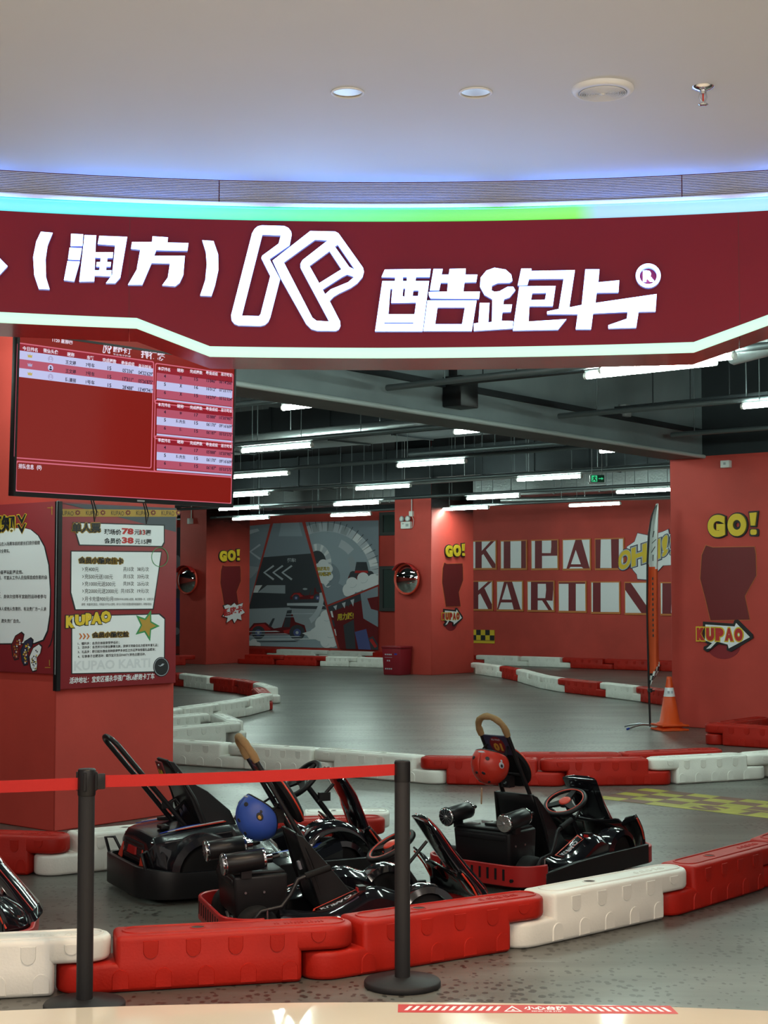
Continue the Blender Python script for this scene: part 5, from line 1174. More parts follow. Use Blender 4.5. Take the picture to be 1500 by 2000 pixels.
def chain(pts, cols, where, group, rev=False, off=1, labels=None):
    P = [p if isinstance(p, Vector) else G(*p) for p in pts]; Q = []
    for i, p in enumerate(P):
        d = (P[min(i+1, len(P)-1)]-P[max(i-1, 0)]).normalized(); n = Vector((-d.y, d.x, 0))
        Q.append(p+n*(BW/2*off)); Q[-1].z = 0
    for i, c in enumerate(cols):
        lab = labels[i] if labels else '%s barrier block, %s from the left in %s' % ({'r': 'red', 'w': 'white'}[c], ORD[i], where)
        place_barrier(Q[i], Q[i+1], c, lab, group, rev)
J1 = G(165, 1944); d0 = (G(110, 1947)-G(0, 1953)).normalized()
chain([J1-d0*1.02, J1, (655, 1915), (1045, 1852), (1333, 1788), (1516, 1731), (1640, 1672)], 'wrrwrr', 'the front row', 'front row of barriers', labels=[
 'white barrier block at the bottom left corner, left of the left belt post', 'red barrier block behind the left belt post, in the front row', 'red barrier block directly behind the right belt post',
 'white barrier block in the front row, between two red ones at right', 'large red barrier block at the right edge of the front row', 'red barrier block cut off by the right edge, beyond the large red one'])
chain([(255, 1488), (455, 1502), (627, 1514), (838, 1532), (1080, 1537), (1297, 1534), (1485, 1523), (1690, 1505)], 'wwwrrww', 'the middle row', 'middle row of barriers across the track', rev=True, labels=[
 'white barrier block touching the left pillar in the middle row', 'white barrier block in the middle row behind the tan-covered roll bar', 'white barrier block in the middle row just left of the red ones',
 'red barrier block in the middle row right behind the red helmet', 'red barrier block in the middle row, left neighbour of the long white one', 'white barrier block in the middle row at right, beside the start marking', 'white barrier block at the right edge in the middle row'])
chain([(985, 1524), (1200, 1524), (1400, 1514)], 'rr', '', 'second red row behind the middle row', labels=['red barrier block half hidden behind the middle row, nearer the red helmet', 'red barrier block half hidden behind the middle row, its end near the flag stand'])
chain([(297, 1469), (462, 1453)], 'w', '', 'white corner of barriers beside the left pillar', labels=['white barrier block forming the front arm of the white corner beside the left pillar'])
chain([(462, 1450), (428, 1433)], 'w', '', 'white corner of barriers beside the left pillar', off=0, labels=['white barrier block running back from the white corner beside the left pillar'])
chain([(292, 1441), (392, 1431)], 'w', '', 'white corner of barriers beside the left pillar', off=0, labels=['white barrier block behind the white corner, half hidden by the left pillar'])
chain([(296, 1335), (351, 1341), (410, 1349), (459.5, 1354.5), (494, 1362), (520, 1373)], 'rwrrw', '', 'barrier island with the red tip', rev=True, off=1, labels=[
 'red barrier block mostly hidden by the left pillar, back side of the barrier island', 'white barrier block beside the left pillar, back side of the barrier island', 'red barrier block on the back side of the barrier island, next to the white one',
 'red barrier block on the back side of the barrier island, nearer the tip', 'short white barrier block before the red tip of the barrier island'])
chain([(520, 1373), (533, 1386), (488, 1398.5), (426, 1409), (355, 1420), (280, 1432)], 'rwwww', '', 'barrier island with the red tip', rev=True, off=-1, labels=[
 'red barrier block forming the tip of the barrier island', 'white barrier block on the near side of the island, next to the red tip', 'white barrier block in the middle of the near side of the barrier island',
 'white barrier block on the near side of the island, close to the left pillar', 'white barrier block on the near side of the island, hidden by the left pillar'])
chain([(468, 1296.5), (543, 1299), (628, 1301.5), (687, 1303), (768, 1306)], 'rrww', '', 'front row below the comic mural', labels=[
 'red barrier block at the left end of the front row below the mural', 'second red barrier block in the front row below the mural', 'white barrier block in the front row below the mural, next to the red ones', 'white barrier block below the mural touching the middle pillar'])
def wallpts(xs, w=.25): return [BACK.P(BACK.uv(x, 1300)[0], -BACK.O.z if False else 0, w) for x in xs]
chain(wallpts((470, 545, 645, 735, 815)), 'rwwr', '', 'rear row against the mural wall', off=0, labels=['red barrier block against the wall under the left end of the mural', 'white barrier block against the wall under the middle of the mural', 'white barrier block against the wall under the right part of the mural', 'red barrier block against the wall under the windows'])
chain([(282, 1301), (374, 1299)], 'r', '', 'barriers at the far left pillar', off=1, labels=['red barrier block at the foot of the far left pillar'])
chain(wallpts((872, 952, 1038, 1120, 1203, 1295, 1390)), 'rwwrrr', '', 'rear row below the lettering', rev=True, off=0, labels=[
 'red barrier block below the chequered sign, behind the middle pillar edge', 'white barrier block against the wall below the letters, nearer the middle pillar', 'second white barrier block against the wall below the letters', 'red barrier block against the wall below the lower row T and I tiles', 'red barrier block against the wall below the N tile, left of the flag', 'red barrier block against the wall between the flag and the right pillar'])
chain([(921, 1316), (976, 1324), (1008, 1331), (1032, 1338.5), (1054, 1345), (1092, 1352), (1174, 1361.5), (1244, 1370.5), (1300, 1379), (1352, 1390)], 'wrwwwrwrw', '', 'curved row before the lettering wall', rev=True, labels=[
 'white barrier block at the foot of the middle pillar, start of the curved row', 'short red barrier block in the curved row near the middle pillar', 'white barrier block in the curved row after the short red one', 'white barrier block at the bend of the curved row', 'white barrier block just after the bend of the curved row',
 'red barrier block in the curved row right of the bend', 'white barrier block in the curved row left of the flag pole', 'red barrier block in the curved row behind the flag pole and the cone', 'white barrier block of the curved row hidden behind the right pillar'])
cn = G(1389, 1455)
chain([cn-VD*1.08, cn], 'r', '', 'barriers in front of the right pillar', off=-1, labels=['red barrier block lying in front of the right pillar, cut by the right edge'])
c2 = cn+UD*.11; chain([c2, c2+UD*1.1], 'r', '', 'barriers in front of the right pillar', off=0, labels=['red barrier block pointing back to the right pillar from the red corner'])
c3 = cn+UD*1.2-VD*.20; chain([c3-VD*1.15, c3-VD*.1], 'w', '', 'barriers in front of the right pillar', off=0, labels=['white barrier block behind the red corner at the right pillar'])
chain([(-182, 1701), (103, 1712), (408, 1680), (722, 1672)], 'rwr', '', 'row behind the parked karts at left', labels=['red barrier block at the left edge, in front of the left pillar', 'white barrier block at the foot of the left pillar, beside the first kart', 'red barrier block behind the karts, showing beside the blue helmet'])
chain([G(405, 1662), G(575, 1659), G(745, 1657)], 'ww', '', 'white row behind the parked karts', labels=['white barrier block behind the red one, left of the blue helmet', 'white barrier block behind the red one, right of the blue helmet'])
# ================================================================ BELT POSTS
def post(loc, label, head=True):
    e = empty('belt_post', loc, 0, label, 'belt post', 'belt posts at the track edge')
    m = MB(); m.lathe([(.158, 0), (.163, .004), (.163, .020), (.158, .027), (.06, .036), (.045, .040), (.0005, .040)], 48); m.build('base', 'post_black', e)
    m = MB(); m.lathe([(.033, .038), (.033, .945), (.031, .950), (.0005, .951)] if not head else [(.033, .038), (.033, .90)], 32); m.build('pole', 'post_black', e)
    if head:
        m = MB(); m.lathe([(.033, .845), (.036, .85), (.036, .949), (.033, .955), (.0005, .956)], 32)
        for a in (0, PI/2, PI, 1.5*PI): m.box((.037*math.cos(a), .037*math.sin(a), .905), (.012, .012, .075), 0, Matrix.Rotation(a, 3, 'Z'))
        m.build('belt_head', 'black_plastic', e, bevel=.002, seg=1)
    else:
        m = MB(); m.lathe([(.034, .86), (.0345, .865), (.0345, .94), (.034, .945)], 32); m.build('belt_head', 'black_plastic', e)
    return e
PA = G(165, 1950, .04); PB = G(786, 1907, .04); PA.z = PB.z = 0; PC = Vector((-2.56, 5.94, 0))
post(PA, 'black belt post at left with a cassette head and a red belt on both sides'); post(PB, 'black belt post at the centre on its round base', False); post(PC, 'black belt post outside the left edge of the picture')
def belt(a, b, sag, label):
    m = MB(); rows_ = []
    for i in range(25):
        t = i/24; p = a.lerp(b, t); z = -sag*4*t*(1-t)*.5
        rows_.append([p+UP*(z-.024), p+UP*(z+.024)])
    m.grid(rows_, 0, False); o = m.build('retractable_belt', 'belt_red', solid=.0015); rebase(o, (a+b)/2); return tag(o, label, 'belt')
dA = (PB-PA).normalized(); belt(PA+dA*.075+UP*.902, PB-dA*.034+UP*.912, .012, 'red belt stretched between the two black posts')
m = MB(); c = PA+dA*.056+UP*.902; R = Matrix.Rotation(math.atan2(dA.y, dA.x), 3, 'Z'); m.box(c, (.034, .020, .062), 0, R); o = m.build('belt_clip', 'black_plastic', bevel=.003); rebase(o, c); tag(o, 'black plastic belt clip on the right side of the left post head', 'belt clip')
dC = (PC-PA).normalized(); belt(PA+dC*.036+UP*.895, PC-dC*.036+UP*.895, .01, 'red belt leaving the left post towards the left edge')
# ================================================================ KARTS   (x forward, y left, z up, origin on the floor at the rear centre)
def band(path, z0, z1, th, mi=0, mb=None):
    """upright strip of given thickness along a plan path; z0/z1 may be functions of the index fraction"""
    m = mb or MB(); n = len(path); P = [Vector((x, y, 0)) for x, y in path]; zi = z0 if callable(z0) else (lambda t: z0); zo = z1 if callable(z1) else (lambda t: z1)
    A = []; 
    for i in range(n):
        d = (P[min(i+1, n-1)]-P[max(i-1, 0)]).normalized(); nn = Vector((d.y, -d.x, 0))*th*.5; t = i/(n-1)
        A.append([P[i]-nn+UP*zi(t), P[i]+nn+UP*zi(t), P[i]+nn+UP*zo(t), P[i]-nn+UP*zo(t), P[i]-nn+UP*zi(t)])
    m.grid(A, mi, False)
    for r_, fl in ((A[0], 0), (A[-1], 1)): m.add(r_[:4], [(0, 1, 2, 3) if fl else (3, 2, 1, 0)], mi)
    return m
def seat_part(root, prof, hw, wing, mt='black_plastic', red=True):
    m = MB(); rows_ = []; N = len(prof)
    for i, (x, z) in enumerate(prof):
        a = prof[min(i+1, N-1)]; b = prof[max(i-1, 0)]; tx, tz = a[0]-b[0], a[1]-b[1]; l = math.hypot(tx, tz); nx, nz = (tz/l, -tx/l)
        if nx < 0 and nz < 0: nx, nz = -nx, -nz
        if nz < 0 and abs(nz) > abs(nx): nx, nz = -nx, -nz
        if nx < 0 and abs(nx) > abs(nz): nx, nz = -nx, -nz
        wg = wing[i]; row = []
        for k in range(13):
            s = -1+2*k/12; e_ = max(0, (abs(s)-.62)/.38); row.append((x+nx*wg*e_**1.4, s*hw[i], z+nz*wg*e_**1.4))
        rows_.append(row)
    m.grid(rows_); st = m.build('seat', mt, root, solid=.014)
    return st
def wheel(root, x, y, r, wd):
    X = zdir((x, y, r), (0, 1, 0)); m = MB(); h = wd/2
    m.lathe([(r*.56, -h), (r*.86, -h*1.02), (r*.97, -h*.8), (r, -h*.5), (r, h*.5), (r*.97, h*.8), (r*.86, h*1.02), (r*.56, h)], 36, 0, X); t = m.build('wheel', 'rubber', root)
    m = MB()
    for s in (-1, 1): m.lathe([(r*.58, s*h*.98), (r*.54, s*h*.9), (r*.42, s*h*.55), (r*.18, s*h*.5), (r*.16, s*h*.8), (.0005, s*h*.82)], 28, 0, X)
    m.build('hub', 'steel' if x > .8 else 'post_black', t)
def arch(root, x, y0, y1, z, r0, r1, a0, a1, mt='black_gloss', name='wheel_arch'):
    m = MB(); n = 14; rows_ = []
    for i in range(n+1):
        a = a0+(a1-a0)*i/n; c, s = math.cos(a), math.sin(a)
        rows_.append([(x+r0*c, y0, z+r0*s), (x+r1*c, y0+(.012 if y1 > y0 else -.012), z+r1*s), (x+(r1+.008)*c, (y0+y1)/2, z+(r1+.008)*s), (x+r1*c, y1-(.012 if y1 > y0 else -.012), z+r1*s), (x+r0*c, y1, z+r0*s), (x+r0*c, y0, z+r0*s)])
    m.grid(rows_)
    for r_ in (rows_[0], rows_[-1]): m.add(r_[:5], [(0, 1, 2, 3, 4)])
    return m.build(name, mt, root, smooth=True)
def steering(root, c, axis, R, accent):
    X = zdir(c, axis); m = MB(); m.tube([X @ Vector((R*math.cos(2*PI*k/40), R*math.sin(2*PI*k/40), 0)) for k in range(40)], R*.115, 10, 0, closed=True); w_ = m.build('steering_wheel', 'black_plastic', root)
    m = MB(); m.tube([X @ Vector((R*.93*math.cos(2*PI*k/40), R*.93*math.sin(2*PI*k/40), R*.085)) for k in range(40)], R*.03, 6, 0, closed=True)
    m.lathe([(R*.30, R*.06), (R*.30, R*.11), (R*.24, R*.15), (.0005, R*.16)], 24, 0, X); m.build('accent_ring', accent, w_)
    m = MB()
    for a in (PI*.5, PI*1.17, PI*1.83):
        d = X.to_3x3() @ Vector((math.cos(a), math.sin(a), 0)); e_ = X.to_3x3() @ Vector((-math.sin(a), math.cos(a), 0)); q = X.to_3x3() @ Vector((0, 0, 1)); o = X @ Vector((0, 0, 0))
        m.hexa([o+d*R*.2-e_*R*.2-q*.006, o+d*R*.95-e_*R*.13-q*.006, o+d*R*.95+e_*R*.13-q*.006, o+d*R*.2+e_*R*.2-q*.006, o+d*R*.2-e_*R*.2+q*.01, o+d*R*.95-e_*R*.13+q*.006, o+d*R*.95+e_*R*.13+q*.006, o+d*R*.2+e_*R*.2+q*.01])
    m.lathe([(R*.32, -.012), (R*.32, R*.06), (R*.2, R*.09), (.0005, R*.09)], 24, 0, X); m.build('spokes', 'black_plastic', w_)
def hoop(root, base, top, hw, r, arc=.10, foam=None, name='roll_bar'):
    bx, bz = base; tx, tz = top; dx, dz = tx-bx, tz-bz; l = math.hypot(dx, dz); dx /= l; dz /= l
    L = l-arc; pts = [(bx, -hw*1.15, bz), (bx+dx*L*.5, -hw, bz+dz*L*.5), (bx+dx*L, -hw, bz+dz*L)]; ar = []
    for k in range(13): a = PI*k/12; ar.append((bx+dx*(L+arc*math.sin(a)), -hw*math.cos(a), bz+dz*(L+arc*math.sin(a))))
    full = pts[:2]+ar+[(bx+dx*L*.5, hw, bz+dz*L*.5), (bx, hw*1.15, bz)]
    m = MB(); m.tube(full, r, 10); m.tube([(bx+dx*L*.62, -hw, bz+dz*L*.62), (bx+dx*L*.62, hw, bz+dz*L*.62)], r*.8, 8); o = m.build(name, 'black_metal', root)
    if foam:
        ext = [(bx+dx*(L-foam), -hw, bz+dz*(L-foam))]+ar+[(bx+dx*(L-foam), hw, bz+dz*(L-foam))]
        rr = [.019+.0018*((k*5) % 3-1) for k in range(len(ext))]; m = MB(); m.tube(ext, rr, 12); m.build('foam_sleeve', 'tan_foam', root)
    return dx, dz
def sticker_text(m, P, s, u0, v0, u1, v1, mi, bold=.03, shear=0): m.text(s, P, u0, v0, u1, v1, w=.0015, m=mi, bold=bold, shear=shear)
def front_end(root, ds, z_top=.53, accent='kart_red_bright'):
    """slanted front panel, nose cowl with two fins, front wheels and arches; ds shifts everything forward"""
    X = lambda t: t+ds
    m = MB(); st = [(1.07, z_top, .130, .03), (1.12, z_top-.075, .125, .05), (1.18, z_top-.17, .115, .06), (1.26, .25, .115, .07), (1.34, .155, .15, .07), (1.372, .12, .165, .06)]
    rows_ = []
    for t, z, hw, th in st:
        n = Vector((.8, 0, .6)); c = Vector((X(t), 0, z))
        rows_.append([c+Vector((0, -hw, 0)), c+Vector((0, -hw*.75, 0))+n*th*.6, c+Vector((0, -hw*.35, 0))+n*th, c+Vector((0, hw*.35, 0))+n*th, c+Vector((0, hw*.75, 0))+n*th*.6, c+Vector((0, hw, 0)), c+Vector((0, hw*.5, 0))-n*.008, c+Vector((0, -hw*.5, 0))-n*.008, c+Vector((0, -hw, 0))])
    m.grid(rows_, 0, False)
    for r_, fl in ((rows_[0], 0), (rows_[-1], 1)): m.add(r_[:8], [tuple(range(8)) if fl else tuple(range(8))[::-1]], 0)
    p = m.build('front_panel', 'black_gloss', root, bevel=.006, seg=2, ang=25)
    m = MB()
    for s in (-1, 1):
        pts = []
        for t, z, hw, th in st[:5]: c = Vector((X(t), s*hw*.76, z))+Vector((.8, 0, .6))*th*.64; pts.append(c)
        m.tube(pts, .003, 6)
    m.build('edge_stripe', 'kart_red', p)
    m = MB(); rows_ = []
    for k in range(25):
        y = -.35+.70*k/24; f = abs(y)/.35
        top = .262+.068*f**1.6-(.028*math.exp(-((f-.66)/.06)**2)); tt_ = 1.24-.08*f
        bt = 1.375-.12*f**3; row = []
        for j in range(7): q = j/6; row.append((X(tt_+(bt-tt_)*(q**.8)+.03*math.sin(PI*q)), y, top+(.10-top)*q))
        rows_.append(row)
    m.grid(rows_); m.build('nose_cowl', 'black_gloss', root, solid=.01)
    for s in (-1, 1): m = MB(); m.tube([(X(1.165), s*.354, .31), (X(1.22), s*.352, .24), (X(1.27), s*.345, .15)], .005, 6); m.build('fin_stripe', accent, root)
    for s in (-1, 1):
        wheel(root, X(.99), s*.30, .115, .10); arch(root, X(.99), s*.235, s*.375, .105, .125, .155, .25, PI*.95)
    m = MB(); m.tube([(X(.99), -.27, .115), (X(.99), .27, .115)], .012, 8); m.tube([(X(1.0), 0, .12), (X(1.0), .1, .12)], .01, 6); m.build('front_axle', 'steel', root)
def kart_turbo(root, number, orange=False):
    L, W = 1.38, .76; hw = W/2
    rr = rrect(0, -hw, L, hw, .15, 8); rr = rr+[rr[0]]       # starts at front left, runs to rear left, rear right, front right
    m = MB(); m.hexa([(.1, -.26, .045), (1.25, -.22, .045), (1.25, .22, .045), (.1, .26, .045), (.1, -.26, .065), (1.25, -.22, .065), (1.25, .22, .065), (.1, .26, .065)]); m.build('floor_pan', 'black_metal', root, bevel=.004, seg=1)
    side = lambda s: [(1.24, s*hw), (.95, s*hw), (.7, s*(hw+.005)), (.45, s*(hw+.005)), (.28, s*hw), (.16, s*hw)]
    for s in (-1, 1):
        p = side(s) if s > 0 else side(s)
        m = band(p, .035, lambda t: .15-.035*max(0, (t-.55)/.45)**.7, .022); m.build('side_bumper', 'black_plastic', root, bevel=.004, seg=1)
    def corner(x, s, front): 
        r = .15; cx = L-r if front else r; cy = s*(hw-r); return [(cx+(r if front else -r)*math.sin(PI/2*i/7), cy+s*r*math.cos(PI/2*i/7)) for i in range(8)]
    f = [(1.2, hw)]+corner(0, 1, True)+corner(0, -1, True)[::-1]+[(1.2, -hw)]
    m = band(f, .035, .135, .02); m.build('front_bumper', 'kart_red', root, bevel=.004, seg=1)
    b = [(.18, hw)]+corner(0, 1, False)+corner(0, -1, False)[::-1]+[(.18, -hw)]
    m = band(b, .05, lambda t: .165, .016, 0)
    o = m.build('rear_bumper', 'kart_red', root, bevel=.004, seg=1)
    m = MB()
    for k in range(9): m.box((-.0005, -.22+.055*k, .112), (.020, .014, .062))
    m.lathe([(.010, -.012), (.010, .012)], 14, 0, zdir((-.0, -.272, .085), (1, 0, 0))); m.build('bumper_slots', 'black_plastic', o)
    m = MB(); m.hexa([(.09, -.19, .12), (.34, -.19, .12), (.34, .19, .12), (.09, .19, .12), (.07, -.20, .33), (.34, -.20, .335), (.34, .20, .335), (.07, .20, .33)]); mb_ = m.build('motor_box', 'black_plastic', root, bevel=.018, seg=3)
    m = MB(); m.box((.20, 0, .338), (.25, .37, .014)); m.box((.072, 0, .295), (.012, .36, .03)); m.box((.17, -.03, .352), (.06, .11, .018)); m.build('box_lid', 'black_plastic', mb_, bevel=.006)
    for c_, d_ in (((.24, .08, .350), (.03, .06, .012)), ((.24, -.10, .350), (.03, .06, .012)), ((.16, .10, .348), (.02, .05, .01))): m = MB(); m.box(c_, d_); m.build('connector', 'grey_plastic', mb_)
    m = MB()
    for y in (-.05, .06): m.tube([(.1+.0, y, .12), (.12, y, .05)], .012, 8)
    for x in (.13, .22): m.lathe([(.006, 0), (.006, .004)], 10, 0, zdir((x, -.201, .25), (0, -1, 0)))
    m.build('box_fixings', 'steel', mb_)
    for s in (-1, 1):
        y = s*.205; z = .388; X = zdir((.01, y, z), (1, 0, .10))
        m = MB(); m.lathe([(.043, .012), (.048, .016), (.048, .205), (.045, .212), (.02, .214)], 36, 0, X); t = m.build('exhaust_can', 'black_metal', root)
        m = MB(); m.lathe([(.046, .002), (.0505, .006), (.0505, .020), (.048, .024)], 36, 0, X); m.build('chrome_ring', 'chrome', t); m = MB(); m.lathe([(.049, .200), (.0495, .206), (.0495, .212), (.045, .2135), (.026, .214), (.026, .245), (.018, .246)], 36, 0, X); m.build('outlet', 'chrome', t)
        m = MB(); m.lathe([(.045, .006), (.03, .012), (.0005, .014)], 30, 0, X)
        for k in range(14): a = 2*PI*k/14; m.box(X @ Vector((.0505*math.cos(a), .0505*math.sin(a), .013)), (.016, .008, .008), 0, X.to_3x3() @ Matrix.Rotation(a+PI/2, 3, 'Z') @ Matrix.Rotation(PI/2, 3, 'X'))
        m.build('end_cap', 'black_plastic', t)
        m = MB()
        for k in range(12): a = 2*PI*k/12; p = X @ Vector((.009*math.cos(a), .009*math.sin(a), .004)); q = X @ Vector((.041*math.cos(a+.35), .041*math.sin(a+.35), .004)); m.tube([p, q], .0026, 5)
        m.lathe([(.011, .002), (.006, -.002), (.0005, -.003)], 14, 0, X); m.build('fan_blades', 'steel', t)
        m = MB(); m.tube([X @ Vector((0, 0, .24)), X @ Vector((0, 0, .27)), X @ Vector((0, .004, .285))], .010, 8); m.build('outlet_pipe', 'black_metal', t); m = MB(); m.box((.13, y, .345), (.05, .03, .05)); m.build('can_bracket', 'black_metal', t)
    prof = [(.80, .135), (.72, .105), (.62, .09), (.555, .105), (.515, .15), (.49, .22), (.465, .30), (.44, .38), (.415, .45), (.395, .505)]
    st = seat_part(root, prof, [.15, .165, .17, .17, .17, .168, .165, .16, .15, .135], [.0, .0, .01, .02, .02, .02, .02, .015, .01, .0])
    for s in (-1, 1):
        sp = [(.388, .505), (.425, .492), (.52, .385), (.655, .225), (.78, .165), (.805, .135), (.72, .10), (.62, .085), (.55, .10), (.505, .15), (.455, .30), (.43, .38)]
        m = MB(); m.prism(sp, lambda u, v, w, s=s: Vector((u, s*(.168-.03*max(0, (v-.3)/.2)+w), v)), -.007, .007); m.build('seat_side', 'black_plastic', st, bevel=.003, seg=1)
    m = MB(); m.box((.44, -.02, .335), (.012, .03, .04), 0, Matrix.Rotation(-.3, 3, 'Y')); m.build('seat_label', 'p_ltgrey', st)
    hoop(root, (.60, .20), (.14, .965), .095, .0125, arc=.095, foam=.0 if number == '01' else .035)
    m = MB(); m.tube([(.60, -.11, .20), (.62, -.12, .07)], .0125, 8); m.tube([(.60, .11, .20), (.62, .12, .07)], .0125, 8); m.tube([(.54, -.1, .30), (.47, -.06, .30)], .01, 8); m.tube([(.54, .1, .30), (.47, .06, .30)], .01, 8); m.build('frame_stay', 'black_metal', root)
    # leaning plate under the hoop and padded head rest in front of it
    lean = Vector((-.46, 0, .765)).normalized(); nb = Vector((-lean.z, 0, lean.x)); yb = Vector((0, -1, 0))
    PP = lambda o: (lambda u, v, w: Vector(o)+yb*u+lean*v+nb*w)
    o1 = (.235, 0, .805); m = MB(); m.prism([(-.095, -.075), (.095, -.075), (.095, .055), (-.095, .055)], PP(o1), -.004, .004); pl = m.build('number_plate', 'p_navy', root)
    m = MB(); m.poly([circ(0, -.01, .052, .058)], PP(o1), w=.0045, m=0); m.text(number, PP(o1), -.030, -.05, .032, .005, w=.0055, m=1, bold=.06); m.text('KU PAO', PP(o1), -.03, .022, .03, .034, w=.0055, m=2, bold=.03); m.build('plate_print', ['p_dkred', 'p_gold', 'p_ltgrey'], pl)
    o2 = (.375, 0, .655); m = MB(); R_ = lambda u, v, w: PP(o2)(u, v, -w)
    for r0, r1, w0, w1, mi in ((0, 0, 0, 0, 0),): pass
    nz = []; 
    for rr_, w_ in ((.001, .045), (.06, .042), (.10, .034), (.118, .020), (.122, .005), (.115, -.008), (.001, -.012)): nz.append([R_(rr_*math.cos(2*PI*k/36), rr_*1.12*math.sin(2*PI*k/36), w_) for k in range(37)])
    m.grid(nz); hr = m.build('head_rest', 'black_fabric', root, smooth=True)
    m = MB(); m.tube([R_(.120*math.cos(2*PI*k/40), .1345*math.sin(2*PI*k/40), .016) for k in range(40)], .0045, 6, 0, closed=True); m.build('piping', 'kart_red_bright', hr)
    m = MB(); m.tube([(.30, 0, .56), (.36, 0, .60)], .012, 8); m.box((.335, 0, .58), (.05, .06, .07)); m.build('rest_bracket', 'black_metal', root)
    m = MB(); m.tube([(.93, 0, .385), (1.13, 0, .10)], .012, 8); m.tube([(.99, -.03, .30), (1.10, -.03, .42)], .009, 8); m.build('steering_column', 'black_metal', root)
    steering(root, (.92, 0, .40), (-.50, 0, .86), .125, 'kart_red_bright')
    for s in (-1, 1):
        m = MB(); rows_ = []
        for i in range(23):
            t = i/22; x = .27+.66*t; zt_ = .175+.035*t+.055*math.exp(-((t-.70)/.17)**2)-.03*math.exp(-((t-.28)/.2)**2)-.05*max(0, (t-.88)/.12)**2
            yo = s*(.375-.03*abs(2*t-1)**3); yi = s*(.20+.03*abs(2*t-1)**3)
            rows_.append([(x, yi, .06), (x, yi, zt_-.03), (x, yi+s*.035, zt_), (x, (yi+yo)/2+s*.01, zt_+.012), (x, yo-s*.035, zt_-.004), (x, yo-s*.004, zt_-.035), (x, yo, .10), (x, yo-s*.01, .06)])
        m.grid(rows_)
        for r_ in (rows_[0], rows_[-1]): m.add(r_, [tuple(range(8))])
        pd = m.build('side_pod', 'black_gloss', root, smooth=True)
        def PZ(u, v, w, s=s):
            x = .43+u; t = (x-.27)/.66; zt_ = .175+.035*t+.055*math.exp(-((t-.70)/.17)**2)-.03*math.exp(-((t-.28)/.2)**2)
            return Vector((x, s*(.275+v), zt_+.0135-abs(v)*.12+w))
        m = MB(); m.poly([[(0, .028), (.02, -.03), (.26, -.034), (.23, .03)], [(.012, .022), (.028, -.024), (.248, -.028), (.222, .024)]], PZ, w=.001, m=0)
        if s < 0: m.text('KUPAO', PZ, .045, -.018, .20, .018, w=.001, m=1, bold=.03)
        else: m.text('OVAL', PZ, .20, .018, .045, -.018, w=.001, m=1, bold=.03)
        m.build('sticker', ['kart_red_bright', 'p_ltgrey'], pd)
        m = MB(); m.box((.66, s*.33, .268), (.035, .05, .02)); m.box((.642, s*.335, .262), (.01, .03, .016), 1); m.build('pod_clip', ['black_plastic', 'kart_red'], pd)
        wheel(root, .17, s*.275, .10, .10)
    m = MB(); m.tube([(.17, -.25, .10), (.17, .25, .10)], .014, 8); m.build('rear_axle', 'steel', root)
    m = MB(); m.tube([(.13, -.345, .08), (.135, -.345, .15), (.17, -.345, .19), (.27, -.345, .205), (.315, -.34, .26), (.35, -.335, .325), (.40, -.33, .34)], .011, 8); l = m.build('brake_lever', 'black_metal', root)
    m = MB(); m.tube([(.385, -.332, .337), (.51, -.32, .368)], .0155, 10); m.build('lever_grip', 'rubber', l)
    m = MB(); m.box((.19, -.34, .10), (.05, .05, .09)); m.tube([(.2, -.35, .12), (.2, -.35, .2)], .006, 6); m.build('brake_caliper', 'steel', l)
    front_end(root, 0)
    if number == '01':
        pass
